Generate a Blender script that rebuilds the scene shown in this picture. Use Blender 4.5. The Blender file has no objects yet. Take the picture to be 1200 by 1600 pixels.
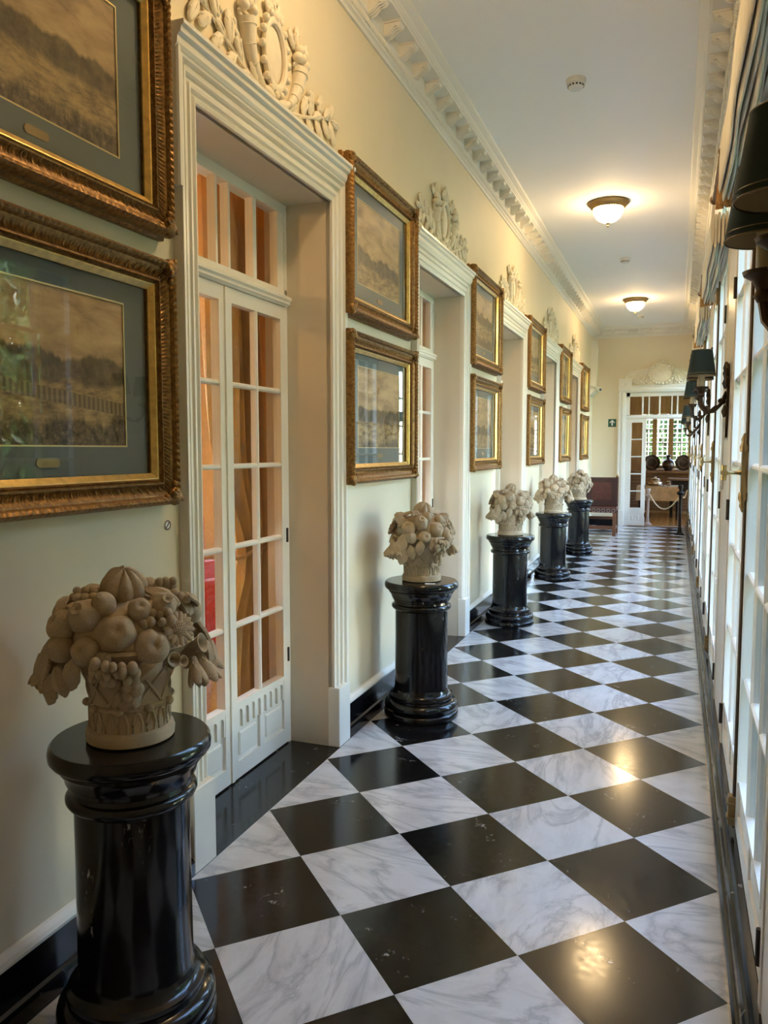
import bpy, bmesh, math, random
from mathutils import Vector, Matrix, Euler
R = math.radians
PI = math.pi
scene = bpy.context.scene
COL = scene.collection
random.seed(7)

# ------------------------------------------------------------------ camera
cam_d = bpy.data.cameras.new('camera')
cam = bpy.data.objects.new('camera', cam_d)
COL.objects.link(cam)
cam.location = (-0.1682, -2.1779, 1.4773)
cam.rotation_euler = (PI / 2 - 0.0799, 0, 0.3582)
cam_d.sensor_fit = 'VERTICAL'
cam_d.sensor_height = 36
cam_d.lens = 1221.8 / 1600 * 36
cam_d.clip_start = 0.02
scene.camera = cam

# ------------------------------------------------------------------ sky and exposure
world = bpy.data.worlds.new('sky')
scene.world = world
world.use_nodes = True
wn = world.node_tree
sky = wn.nodes.new('ShaderNodeTexSky')
sky.sky_type = 'NISHITA'
sky.sun_disc = False
sky.sun_elevation = R(55)
sky.sun_rotation = R(250)
sky.air_density = 1.3
sky.dust_density = 0.4
sky.ozone_density = 3.0
bg = wn.nodes['Background']
bg.inputs['Strength'].default_value = 2.6
wn.links.new(sky.outputs[0], bg.inputs['Color'])
LAMP_POWER = 38.0
sun_d = bpy.data.lights.new('sun', 'SUN')
sun_d.energy = 9.0
sun_d.angle = R(0.53)
sun_d.color = (1.0, 0.93, 0.82)
sun = bpy.data.objects.new('sun', sun_d)
COL.objects.link(sun)
sun.location = (-20, -6, 24)
sun.rotation_euler = Vector((0.75, 0.22, -0.85)).to_track_quat('-Z', 'Y').to_euler()
vs = scene.view_settings
vs.view_transform = 'Standard'
vs.look = 'None'
vs.gamma = 1
vs.use_curve_mapping = False
vs.exposure = 1.17
scene.cycles.use_denoising = True
scene.cycles.max_bounces = 10
scene.cycles.diffuse_bounces = 6
scene.cycles.glossy_bounces = 5
scene.cycles.transparent_max_bounces = 24
scene.cycles.sample_clamp_indirect = 6
scene.cycles.caustics_reflective = False
scene.cycles.caustics_refractive = False

P = 2.46            # bay length along the corridor
DOOR0 = 0.7275      # centre of the first left door
WIN0 = 0.66         # centre of the first garden window
WL = -1.74          # face of the left wall
WR = 0.05           # face of the right wall
YE = 13.58          # face of the end wall
ZC = 3.80           # ceiling

# ------------------------------------------------------------------ materials
def nodes_of(name):
    m = bpy.data.materials.new(name)
    m.use_nodes = True
    nt = m.node_tree
    return m, nt, nt.nodes['Principled BSDF']

def N(nt, t, **kw):
    n = nt.nodes.new(t)
    for k, v in kw.items():
        if k in n.inputs:
            n.inputs[k].default_value = v
        else:
            setattr(n, k, v)
    return n

def ramp(nt, fac, stops):
    r = nt.nodes.new('ShaderNodeValToRGB')
    el = r.color_ramp.elements
    while len(el) < len(stops):
        el.new(0.5)
    for e, (p, c) in zip(el, stops):
        e.position = p
        e.color = (*c, 1) if len(c) == 3 else c
    nt.links.new(fac, r.inputs[0])
    return r.outputs[0]

def objcoord(nt, rnd=0.0):
    tc = nt.nodes.new('ShaderNodeTexCoord')
    if not rnd:
        return tc.outputs['Object']
    oi = nt.nodes.new('ShaderNodeObjectInfo')
    ml = N(nt, 'ShaderNodeMath', operation='MULTIPLY')
    ml.inputs[1].default_value = rnd
    nt.links.new(oi.outputs['Random'], ml.inputs[0])
    ad = N(nt, 'ShaderNodeVectorMath', operation='ADD')
    nt.links.new(tc.outputs['Object'], ad.inputs[0])
    nt.links.new(ml.outputs[0], ad.inputs[1])
    return ad.outputs[0]

def noise(nt, vec, scale, detail=4, rough=0.55, dist=0.0):
    n = N(nt, 'ShaderNodeTexNoise', Scale=scale, Detail=detail, Roughness=rough, Distortion=dist)
    nt.links.new(vec, n.inputs['Vector'])
    return n.outputs['Fac']

def bump(nt, bs, h, strength=0.3, dist=0.002):
    b = N(nt, 'ShaderNodeBump', Strength=strength, Distance=dist)
    nt.links.new(h, b.inputs['Height'])
    nt.links.new(b.outputs[0], bs.inputs['Normal'])

def simple(name, col, rough=0.5, metal=0.0, var=0.0, vscale=8.0, bmp=0.0, bscale=60.0, spec=0.5, coat=0.0):
    m, nt, b = nodes_of(name)
    b.inputs['Base Color'].default_value = (*col, 1)
    b.inputs['Roughness'].default_value = rough
    b.inputs['Metallic'].default_value = metal
    b.inputs['Specular IOR Level'].default_value = spec
    b.inputs['Coat Weight'].default_value = coat
    if var or bmp:
        co = objcoord(nt, 9.0)
    if var:
        f = noise(nt, co, vscale, 5)
        lo = tuple(c * (1 - var) for c in col)
        hi = tuple(min(1, c * (1 + var)) for c in col)
        nt.links.new(ramp(nt, f, [(0.3, lo), (0.7, hi)]), b.inputs['Base Color'])
    if bmp:
        bump(nt, b, noise(nt, co, bscale, 6, 0.65), bmp, 0.004)
    return m

M = {}
M['wall'] = simple('cream wall paint', (0.73, 0.635, 0.46), 0.6, var=0.03, vscale=1.5, bmp=0.05, bscale=40)
M['ceiling'] = simple('ceiling paint', (0.88, 0.855, 0.81), 0.75)
M['white'] = simple('white gloss paint', (0.78, 0.735, 0.65), 0.32, var=0.02, vscale=3, bmp=0.03, bscale=25)
M['plaster'] = simple('white plaster', (0.76, 0.72, 0.63), 0.6, bmp=0.15, bscale=40)
M['relief'] = simple('cream plaster relief', (0.74, 0.66, 0.52), 0.6, var=0.08, vscale=14, bmp=0.3, bscale=50)
M['stone'] = simple('carved stone', (0.50, 0.395, 0.27), 0.85, var=0.16, vscale=9, bmp=0.5, bscale=70)
M['brass'] = simple('brass', (0.42, 0.31, 0.14), 0.3, 1.0, var=0.15)
M['antique'] = simple('antique brass', (0.26, 0.17, 0.07), 0.4, 0.9, var=0.2)
M['bronze'] = simple('dark bronze', (0.07, 0.042, 0.022), 0.45, 0.7, var=0.3)
M['iron'] = simple('dark hinge iron', (0.035, 0.026, 0.02), 0.5, 0.5)
M['shade'] = simple('dark green shade cloth', (0.008, 0.022, 0.018), 0.8, bmp=0.1, bscale=300)
M['shade_in'] = simple('shade lining', (0.35, 0.30, 0.22), 0.8)
M['shade_trim'] = simple('gold braid', (0.22, 0.15, 0.07), 0.5, 0.3)
M['candle'] = simple('ivory candle sleeve', (0.52, 0.43, 0.26), 0.5)
M['mat'] = simple('grey green mount board', (0.125, 0.145, 0.130), 0.8, var=0.05, vscale=3)
M['giltline'] = simple('gilt line', (0.65, 0.50, 0.22), 0.4, 0.5)
M['linen'] = simple('cream striped blind', (0.70, 0.64, 0.52), 0.8, var=0.06, vscale=12)
M['fringe'] = simple('amber fringe', (0.40, 0.20, 0.055), 0.8, var=0.2, vscale=30)
M['pole'] = simple('turned brown wood', (0.22, 0.11, 0.04), 0.4, var=0.2, vscale=20)
M['plastic'] = simple('white plastic', (0.72, 0.70, 0.65), 0.4)
M['darkplastic'] = simple('black plastic', (0.02, 0.02, 0.02), 0.4)
M['green_sign'] = simple('green sign', (0.012, 0.09, 0.05), 0.5)
M['sign_white'] = simple('sign white', (0.75, 0.75, 0.72), 0.5)
M['leather'] = simple('tooled red leather', (0.085, 0.022, 0.012), 0.45, var=0.35, vscale=25, bmp=0.5, bscale=60)
M['leather_rim'] = simple('dark leather border', (0.045, 0.014, 0.009), 0.5, var=0.4, vscale=40, bmp=0.5, bscale=90)
M['chairwood'] = simple('reddish chair wood', (0.16, 0.06, 0.025), 0.4, var=0.25, vscale=15)
M['darkwood'] = simple('dark turned wood', (0.018, 0.011, 0.008), 0.6, var=0.3, vscale=12, spec=0.2)
M['pinkwood'] = simple('pale painted post', (0.36, 0.26, 0.21), 0.5)
M['rope'] = simple('cream rope', (0.62, 0.48, 0.32), 0.8, bmp=0.4, bscale=200)
M['cloth'] = simple('peach table cloth', (0.55, 0.38, 0.22), 0.8, var=0.2, vscale=10)
M['drape'] = simple('ochre drape', (0.50, 0.26, 0.055), 0.75, var=0.15, vscale=6)
M['room'] = simple('ochre room wall', (0.66, 0.42, 0.16), 0.7, var=0.06, vscale=1)
M['redcloth'] = simple('red upholstery', (0.42, 0.035, 0.03), 0.7, var=0.15, vscale=14)
M['roomceil'] = simple('room ceiling', (0.7, 0.62, 0.45), 0.8)
M['silver'] = simple('polished silver', (0.62, 0.5, 0.38), 0.25, 1.0)
M['pottery'] = simple('dark glazed pottery', (0.035, 0.018, 0.012), 0.25, var=0.4, vscale=20)
M['pottery_band'] = simple('painted pottery band', (0.09, 0.045, 0.025), 0.3, var=0.4, vscale=30)
M['grass'] = simple('lawn', (0.06, 0.13, 0.03), 0.9, var=0.4, vscale=4)
M['terrace'] = simple('terrace stone', (0.20, 0.19, 0.16), 0.8, var=0.15, vscale=3)
M['bark'] = simple('bark', (0.06, 0.045, 0.03), 0.9, var=0.3, vscale=12)
M['trellis'] = simple('white trellis', (0.75, 0.75, 0.72), 0.6)
M['added_shutter'] = simple('dark green shutter paint', (0.05, 0.06, 0.045), 0.5)  # for the added panels that dim the sky-lit window reveals
M['reveal'] = simple('cream reveal paint', (0.60, 0.52, 0.40), 0.4, var=0.03, vscale=2)
M['giltslip'] = simple('bright gilt slip', (0.62, 0.40, 0.12), 0.32, 0.8, var=0.2, vscale=40)
M['grout'] = simple('pale grout', (0.36, 0.35, 0.33), 0.8)
M['redink'] = simple('dark sticker print', (0.10, 0.02, 0.015), 0.6)
M['card'] = simple('white card', (0.8, 0.8, 0.78), 0.6)

def m_leaf():
    m, nt, b = nodes_of('green leaf')
    oi = nt.nodes.new('ShaderNodeTexCoord')
    f = noise(nt, oi.outputs['Object'], 3.0, 3)
    nt.links.new(ramp(nt, f, [(0.3, (0.025, 0.06, 0.016)), (0.55, (0.12, 0.21, 0.05)), (0.72, (0.42, 0.48, 0.16))]), b.inputs['Base Color'])  # palest stop raised to paint sunlit highlights into the leaves
    b.inputs['Roughness'].default_value = 0.32
    b.inputs['Transmission Weight'].default_value = 0.0
    return m
M['leafgreen'] = m_leaf()

def m_marble_white():
    m, nt, b = nodes_of('white veined marble')
    co = objcoord(nt, 40.0)
    mp = N(nt, 'ShaderNodeMapping')
    mp.inputs['Scale'].default_value = (1.0, 2.6, 1.0)
    mp.inputs['Rotation'].default_value = (0, 0, R(25))
    nt.links.new(co, mp.inputs['Vector'])
    v = mp.outputs[0]
    n1 = noise(nt, v, 1.7, 6, 0.58, 1.2)
    vein = ramp(nt, n1, [(0.0, (1, 1, 1)), (0.44, (1, 1, 1)), (0.485, (0.74, 0.74, 0.75)), (0.50, (0.62, 0.62, 0.64)), (0.515, (0.80, 0.80, 0.81)), (0.57, (1, 1, 1))])
    n2 = noise(nt, v, 4.5, 8, 0.68, 0.5)
    cloud = ramp(nt, n2, [(0.28, (0.50, 0.495, 0.49)), (0.5, (0.60, 0.595, 0.585)), (0.72, (0.66, 0.655, 0.645))])
    n3 = noise(nt, v, 20.0, 8, 0.75)
    fleck = ramp(nt, n3, [(0.26, (0.75, 0.75, 0.75)), (0.40, (1, 1, 1))])
    mx = N(nt, 'ShaderNodeMix', data_type='RGBA', blend_type='MULTIPLY')
    mx.inputs[0].default_value = 0.85
    nt.links.new(cloud, mx.inputs[6]); nt.links.new(vein, mx.inputs[7])
    mx2 = N(nt, 'ShaderNodeMix', data_type='RGBA', blend_type='MULTIPLY')
    mx2.inputs[0].default_value = 0.5
    nt.links.new(mx.outputs[2], mx2.inputs[6]); nt.links.new(fleck, mx2.inputs[7])
    nt.links.new(mx2.outputs[2], b.inputs['Base Color'])
    nt.links.new(ramp(nt, n2, [(0.3, (0.10,) * 3), (0.7, (0.17,) * 3)]), b.inputs['Roughness'])
    b.inputs['Specular IOR Level'].default_value = 0.6
    return m
M['marble_w'] = m_marble_white()

def m_marble_black(name, base, rough, fl):
    m, nt, b = nodes_of(name)
    co = objcoord(nt, 40.0)
    mp = N(nt, 'ShaderNodeMapping')
    mp.inputs['Scale'].default_value = (1.0, 1.0, 0.45)
    mp.inputs['Rotation'].default_value = (R(20), R(15), R(35))
    nt.links.new(co, mp.inputs['Vector'])
    n1 = noise(nt, mp.outputs[0], 5.5, 3, 0.5, 1.6)
    n2 = noise(nt, mp.outputs[0], 30.0, 6, 0.7, 1.5)
    a = ramp(nt, n1, [(0.625, (0, 0, 0)), (0.68, (1, 1, 1))])
    c = ramp(nt, n2, [(0.56, (0, 0, 0)), (0.64, (1, 1, 1))])
    ml = N(nt, 'ShaderNodeMath', operation='MULTIPLY')
    nt.links.new(a, ml.inputs[0]); nt.links.new(c, ml.inputs[1])
    nt.links.new(ramp(nt, ml.outputs[0], [(0.0, base), (1.0, fl)]), b.inputs['Base Color'])
    n3 = noise(nt, co, 35, 5)
    nt.links.new(ramp(nt, n3, [(0.3, (rough * 0.8,) * 3), (0.7, (rough * 1.35,) * 3)]), b.inputs['Roughness'])
    b.inputs['Specular IOR Level'].default_value = 0.45
    return m
M['marble_b'] = m_marble_black('black marble', (0.0065, 0.0062, 0.006), 0.14, (0.35, 0.34, 0.32))
M['marble_p'] = m_marble_black('polished black marble', (0.005, 0.005, 0.006), 0.14, (0.30, 0.30, 0.30))

def m_gilt():
    m, nt, b = nodes_of('antique gilt')
    co = objcoord(nt, 5.0)
    f = noise(nt, co, 70, 6, 0.7)
    nt.links.new(ramp(nt, f, [(0.28, (0.10, 0.046, 0.012)), (0.52, (0.25, 0.125, 0.034)), (0.78, (0.40, 0.225, 0.065))]), b.inputs['Base Color'])
    nt.links.new(ramp(nt, f, [(0.3, (0.6,) * 3), (0.7, (0.33,) * 3)]), b.inputs['Roughness'])
    b.inputs['Metallic'].default_value = 0.65
    bump(nt, b, noise(nt, co, 110, 4, 0.6), 0.35, 0.002)
    return m
M['gilt'] = m_gilt()

def m_glass(name, rough=0.0, wavy=0.0, ior=1.5, boost=1.0):
    m = bpy.data.materials.new(name)
    m.use_nodes = True
    nt = m.node_tree
    nt.nodes.clear()
    out = nt.nodes.new('ShaderNodeOutputMaterial')
    tr = N(nt, 'ShaderNodeBsdfTransparent')
    tr.inputs[0].default_value = (0.98, 0.98, 0.98, 1)
    gl = N(nt, 'ShaderNodeBsdfGlossy', Roughness=rough)
    fr = N(nt, 'ShaderNodeFresnel', IOR=ior)
    mx = nt.nodes.new('ShaderNodeMixShader')
    ge = nt.nodes.new('ShaderNodeNewGeometry')      # reflect at the outer face of the sheet only
    inv = N(nt, 'ShaderNodeMath', operation='SUBTRACT'); inv.inputs[0].default_value = 1.0
    nt.links.new(ge.outputs['Backfacing'], inv.inputs[1])
    fm = N(nt, 'ShaderNodeMath', operation='MULTIPLY')
    nt.links.new(fr.outputs[0], fm.inputs[0]); nt.links.new(inv.outputs[0], fm.inputs[1])
    nt.links.new(fm.outputs[0], mx.inputs[0])
    nt.links.new(tr.outputs[0], mx.inputs[1]); nt.links.new(gl.outputs[0], mx.inputs[2])
    nt.links.new(mx.outputs[0], out.inputs[0])
    if wavy:
        co = objcoord(nt, 30.0)
        b = N(nt, 'ShaderNodeBump', Strength=1.0, Distance=wavy)
        nt.links.new(noise(nt, co, 14, 2), b.inputs['Height'])
        nt.links.new(b.outputs[0], gl.inputs['Normal'])
    return m
M['glass'] = m_glass('window glass', 0.0, 0.004, 1.5)
M['picglass'] = m_glass('picture glass', 0.0, 0.0, 1.5)

def m_bowl():
    m, nt, b = nodes_of('lit alabaster glass')
    b.inputs['Base Color'].default_value = (0.9, 0.75, 0.5, 1)
    b.inputs['Roughness'].default_value = 0.4
    co = objcoord(nt)
    sx = N(nt, 'ShaderNodeSeparateXYZ'); nt.links.new(co, sx.inputs[0])
    f = noise(nt, co, 14, 3)
    nt.links.new(ramp(nt, f, [(0.3, (1.0, 0.66, 0.30)), (0.7, (1.0, 0.74, 0.42))]), b.inputs['Emission Color'])
    b.inputs['Emission Strength'].default_value = LAMP_POWER
    return m
M['bowl'] = m_bowl()
def m_fill_globe():
    m, nt, b = nodes_of('amber fill light glass')
    b.inputs['Base Color'].default_value = (0.9, 0.6, 0.3, 1)
    b.inputs['Emission Color'].default_value = (1.0, 0.56, 0.20, 1)
    b.inputs['Emission Strength'].default_value = 30.0  # glow of the added pendant that warms the near door reveal
    return m
M['fill_globe'] = m_fill_globe()

def m_wood(name, c1, c2, rough, sc=(1, 12, 12), rnd=20.0):
    m, nt, b = nodes_of(name)
    co = objcoord(nt, rnd)
    mp = N(nt, 'ShaderNodeMapping'); mp.inputs['Scale'].default_value = sc
    nt.links.new(co, mp.inputs['Vector'])
    f = noise(nt, mp.outputs[0], 2.5, 6, 0.6, 1.0)
    nt.links.new(ramp(nt, f, [(0.3, c1), (0.7, c2)]), b.inputs['Base Color'])
    b.inputs['Roughness'].default_value = rough
    return m
M['planks'] = m_wood('orange floor boards', (0.26, 0.10, 0.02), (0.42, 0.18, 0.045), 0.22, (8, 0.6, 1))
M['pine'] = m_wood('honey pine panelling', (0.34, 0.17, 0.055), (0.50, 0.28, 0.10), 0.45, (8, 8, 0.7))
M['oak'] = m_wood('brown oak', (0.13, 0.055, 0.02), (0.24, 0.11, 0.04), 0.4, (1, 8, 8))

def print_mat(seed, horizon, amp, kind):
    """sepia landscape print: sky, ridge line, foreground, all flat ink on paper"""
    m, nt, b = nodes_of('landscape print %d' % seed)
    L = nt.links
    tc = nt.nodes.new('ShaderNodeTexCoord')
    sp = N(nt, 'ShaderNodeSeparateXYZ'); L.new(tc.outputs['Object'], sp.inputs[0])
    of = N(nt, 'ShaderNodeVectorMath', operation='ADD'); of.inputs[1].default_value = (seed * 3.7, seed * 1.3, seed * 2.1)
    L.new(tc.outputs['Object'], of.inputs[0])
    flat = N(nt, 'ShaderNodeCombineXYZ'); L.new(sp.outputs['Y'], flat.inputs['Y']); flat.inputs['X'].default_value = seed * 5.1
    def math(op, a, c):
        n = N(nt, 'ShaderNodeMath', operation=op)
        for i, q in enumerate((a, c)):
            if isinstance(q, (int, float)):
                n.inputs[i].default_value = q
            else:
                L.new(q, n.inputs[i])
        return n.outputs[0]
    def mixc(f, a, c):
        n = N(nt, 'ShaderNodeMix', data_type='RGBA'); L.new(f, n.inputs[0]); L.new(a, n.inputs[6]); L.new(c, n.inputs[7])
        return n.outputs[2]
    def below(line, soft):
        d = math('SUBTRACT', line, sp.outputs['Z'])
        return ramp(nt, math('MULTIPLY_ADD', d, 1.0 / soft) if False else math('ADD', math('MULTIPLY', d, 1.0 / soft), 0.5), [(0, (0, 0, 0)), (1, (1, 1, 1))])
    st = N(nt, 'ShaderNodeMapping'); st.inputs['Scale'].default_value = (1, 1.2, 3.5); L.new(of.outputs[0], st.inputs[0])
    cl = noise(nt, st.outputs[0], 4.5, 6, 0.6, 0.4)
    skyc = ramp(nt, cl, [(0.3, (0.30, 0.19, 0.095)), (0.5, (0.52, 0.345, 0.17)), (0.72, (0.70, 0.49, 0.25))])
    r1 = noise(nt, flat.outputs[0], 5.0, 5, 0.55)
    ridge = math('ADD', math('MULTIPLY', r1, amp), horizon - amp * 0.45)
    dt = noise(nt, of.outputs[0], 26, 8, 0.72)
    hill = ramp(nt, dt, [(0.35, (0.085, 0.06, 0.033)), (0.6, (0.20, 0.14, 0.07)), (0.8, (0.32, 0.23, 0.12))])
    c = mixc(below(ridge, 0.012), skyc, hill)
    r2 = noise(nt, flat.outputs[0], 9.0, 4, 0.6)
    mid = math('ADD', math('MULTIPLY', r2, 0.07), horizon - 0.10)
    plain = ramp(nt, noise(nt, st.outputs[0], 12, 7, 0.7), [(0.35, (0.15, 0.095, 0.045)), (0.6, (0.50, 0.34, 0.15))])
    c = mixc(below(mid, 0.02), c, plain)
    r3 = noise(nt, flat.outputs[0], 6.0, 5, 0.7)
    fg = math('ADD', math('MULTIPLY', r3, 0.20), horizon - 0.27)
    brush = ramp(nt, noise(nt, of.outputs[0], 42, 8, 0.75), [(0.40, (0.05, 0.036, 0.018)), (0.58, (0.18, 0.12, 0.06)), (0.74, (0.46, 0.34, 0.18))])
    c = mixc(below(fg, 0.03), c, brush)
    if kind == 'balustrade':
        w = N(nt, 'ShaderNodeTexWave', wave_type='BANDS', bands_direction='Y', Scale=17.0, Distortion=0.4)
        L.new(tc.outputs['Object'], w.inputs['Vector'])
        bars = ramp(nt, w.outputs['Fac'], [(0.30, (0.17, 0.118, 0.06)), (0.65, (0.30, 0.21, 0.105))])
        tilt = math('ADD', sp.outputs['Z'], math('MULTIPLY', sp.outputs['Y'], 0.10))
        band = math('MULTIPLY', math('LESS_THAN', tilt, -0.042), math('GREATER_THAN', tilt, -0.078))
        c = mixc(band, c, bars)
    L.new(c, b.inputs['Base Color'])
    b.inputs['Roughness'].default_value = 0.85
    return m

# ------------------------------------------------------------------ mesh builder
class MB:
    def __init__(s):
        s.v = []; s.f = []
    def add(s, vs, fs):
        o = len(s.v)
        s.v += [tuple(p) for p in vs]
        s.f += [tuple(i + o for i in q) for q in fs]
        return s
    def box(s, x0, x1, y0, y1, z0, z1):
        vs = [(x, y, z) for x in (x0, x1) for y in (y0, y1) for z in (z0, z1)]
        return s.add(vs, [(0, 1, 3, 2), (4, 6, 7, 5), (0, 4, 5, 1), (2, 3, 7, 6), (0, 2, 6, 4), (1, 5, 7, 3)])
    def prism(s, poly, axis, a0, a1):
        n = len(poly)
        def pt(a, p):
            return {'x': (a, p[0], p[1]), 'y': (p[0], a, p[1]), 'z': (p[0], p[1], a)}[axis]
        vs = [pt(a0, p) for p in poly] + [pt(a1, p) for p in poly]
        fs = [tuple(range(n)), tuple(range(2 * n - 1, n - 1, -1))]
        fs += [(i, (i + 1) % n, n + (i + 1) % n, n + i) for i in range(n)]
        return s.add(vs, fs)
    def grid(s, rows, closed_u=False, closed_v=False):
        nu = len(rows); nv = len(rows[0])
        vs = [p for r in rows for p in r]
        fs = []
        for i in range(nu if closed_u else nu - 1):
            for j in range(nv if closed_v else nv - 1):
                a = i; c = (i + 1) % nu; d = (j + 1) % nv
                fs.append((a * nv + j, c * nv + j, c * nv + d, a * nv + d))
        return s.add(vs, fs)
    def lathe(s, prof, c=(0, 0, 0), n=24, cap=True, mat=None):
        rows = []
        for r, z in prof:
            rows.append([Vector((r * math.cos(2 * PI * k / n), r * math.sin(2 * PI * k / n), z)) for k in range(n)])
        if mat is not None:
            rows = [[mat @ p for p in r] for r in rows]
        rows = [[(p[0] + c[0], p[1] + c[1], p[2] + c[2]) for p in r] for r in rows]
        o = len(s.v)
        s.grid(rows, closed_v=True)
        if cap:
            if prof[0][0] > 1e-5: s.f.append(tuple(o + k for k in range(n)))
            if prof[-1][0] > 1e-5:
                b = o + (len(prof) - 1) * n
                s.f.append(tuple(b + k for k in range(n - 1, -1, -1)))
        return s
    def tube(s, pts, r, n=8, cap=True):
        pts = [Vector(p) for p in pts]
        rs = r if isinstance(r, (list, tuple)) else [r] * len(pts)
        rows = []
        up = Vector((0, 0, 1))
        for i, p in enumerate(pts):
            t = (pts[min(i + 1, len(pts) - 1)] - pts[max(i - 1, 0)]).normalized()
            a = t.cross(up)
            if a.length < 0.05: a = t.cross(Vector((1, 0, 0)))
            a.normalize(); b = t.cross(a).normalized()
            rows.append([p + (a * math.cos(2 * PI * k / n) + b * math.sin(2 * PI * k / n)) * rs[i] for k in range(n)])
        o = len(s.v)
        s.grid(rows, closed_v=True)
        if cap:
            s.f.append(tuple(o + k for k in range(n)))
            e = o + (len(pts) - 1) * n
            s.f.append(tuple(e + k for k in range(n - 1, -1, -1)))
        return s
    def ell(s, c, r, n=12, m=8, rot=None, fn=None):
        rows = []
        c = Vector(c)
        for i in range(m + 1):
            th = PI * i / m
            row = []
            for k in range(n):
                ph = 2 * PI * k / n
                d = Vector((math.sin(th) * math.cos(ph), math.sin(th) * math.sin(ph), math.cos(th)))
                q = 1.0 if fn is None else fn(th, ph)
                p = Vector((d.x * r[0] * q, d.y * r[1] * q, d.z * r[2] * q))
                if rot is not None: p = rot @ p
                row.append(p + c)
            rows.append(row)
        return s.grid(rows, closed_v=True)
    def mesh(s, name, mat, smooth=True, bevel=0.0, weld=True):
        bm = bmesh.new()
        bv = [bm.verts.new(p) for p in s.v]
        for q in s.f:
            try: bm.faces.new([bv[i] for i in q])
            except ValueError: pass
        if weld: bmesh.ops.remove_doubles(bm, verts=bm.verts, dist=1e-6)
        if bevel:
            bmesh.ops.bevel(bm, geom=list(bm.edges), offset=bevel, segments=1, affect='EDGES', profile=0.5)
        bmesh.ops.recalc_face_normals(bm, faces=bm.faces)
        me = bpy.data.meshes.new(name)
        bm.to_mesh(me); bm.free()
        if mat is not None: me.materials.append(mat)
        if smooth:
            me.polygons.foreach_set('use_smooth', [True] * len(me.polygons))
            me.set_sharp_from_angle(angle=R(38))
        return me
    def build(s, name, mat, parent=None, loc=(0, 0, 0), rot=(0, 0, 0), smooth=True, bevel=0.0):
        return place(name, s.mesh(name, mat, smooth, bevel), parent, loc, rot)

def place(name, me, parent=None, loc=(0, 0, 0), rot=(0, 0, 0)):
    o = bpy.data.objects.new(name, me)
    COL.objects.link(o)
    o.parent = parent
    o.location = loc; o.rotation_euler = rot
    return o

def tag(o, label=None, cat=None, group=None, kind=None):
    if label: o['label'] = label
    if cat: o['category'] = cat
    if group: o['group'] = group
    if kind: o['kind'] = kind
    return o

def thing(name, label, cat, loc=(0, 0, 0), rz=0.0, group=None, kind=None):
    o = bpy.data.objects.new(name, None)
    COL.objects.link(o)
    o.location = loc; o.rotation_euler = (0, 0, rz)
    o.empty_display_size = 0.05
    return tag(o, label, cat, group, kind)

def kids(o):
    return [c for c in KID.get(o.name, [])]

def copy_tree(o, parent=None):
    c = o.copy(); COL.objects.link(c)
    c.parent = parent
    for ch in [x for x in o.children]:
        copy_tree(ch, c)
    return c

def box(name, mat, b, parent=None, bevel=0.0, smooth=False):
    return MB().box(*b).build(name, mat, parent, smooth=smooth, bevel=bevel)

ORD = ['first', 'second', 'third', 'fourth', 'fifth', 'sixth', 'seventh']

# ================================================================== THE SETTING
# ---- floor of diagonal marble tiles
D = 0.5657
H = D / 2
floor = MB().box(-2.06, 0.10, -3.2, YE + 0.02, -0.08, -0.0035).build('floor', M['grout'], smooth=False)
tag(floor, 'corridor floor of black and white marble tiles laid diagonally', 'floor', kind='structure')
g = 0.0009
def tile_poly(pts):
    mb = MB().prism(pts, 'z', -0.010, 0.0)
    return mb
h = H - g * 1.4
full = [(h, 0), (0, h), (-h, 0), (0, -h)]
lefth = [(0, -h), (0, h), (-h, 0)]          # left half of the diamond (right edge cut)
righth = [(0, h), (0, -h), (h, 0)]
toph = [(-h, 0), (h, 0), (0, -h)]           # lower half of the diamond, at the end wall
def tmesh(pts, mat):
    mb = MB().prism(pts, 'z', -0.010, 0.0)
    return mb.mesh('floor_tile', mat, False, 0.0006)
TM = {('f', 'b'): tmesh(full, M['marble_b']), ('f', 'w'): tmesh(full, M['marble_w']),
      ('l', 'w'): tmesh(lefth, M['marble_w']), ('r', 'w'): tmesh(righth, M['marble_w']), ('t', 'b'): tmesh(toph, M['marble_b'])}
for j in range(-8, 49):
    if j % 2 == 0:
        for i in (-1, -3, -5):
            k = 't' if j == 48 else 'f'
            place('floor_tile', TM[(k, 'b')], floor, (i * H, j * H, 0), (0, 0, 0 if k == 't' else random.choice((0, PI / 2, PI, -PI / 2))))
    elif j < 48:
        for i in (-2, -4):
            place('floor_tile', TM[('f', 'w')], floor, (i * H, j * H, 0), (0, 0, random.choice((0, PI / 2, PI, -PI / 2))))
        place('floor_tile', TM[('l', 'w')], floor, (0, j * H, 0))
        place('floor_tile', TM[('r', 'w')], floor, (-6 * H, j * H, 0))
for k in range(5):
    yc = DOOR0 + P * k
    box('threshold_slab', M['marble_b'], (-2.10, -6 * H - 0.001, yc - 0.70, yc + 0.70, -0.012, 0.0), floor, 0.0008)

# ---- left wall with five door openings
DH = 0.575      # half width of a door opening in the wall
mb = MB()
edges = [-3.2]
for k in range(5):
    yc = DOOR0 + P * k
    mb.box(-2.10, WL, edges[-1], yc - DH, -0.05, ZC + 0.05)
    mb.box(-2.10, WL, yc - DH, yc + DH, 2.66, ZC + 0.05)
    edges.append(yc + DH)
mb.box(-2.10, WL, edges[-1], YE + 0.3, -0.05, ZC + 0.05)
tag(mb.build('wall_left', M['wall'], smooth=False), 'cream plaster wall on the left with five white doorways', 'wall', kind='structure')

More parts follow.
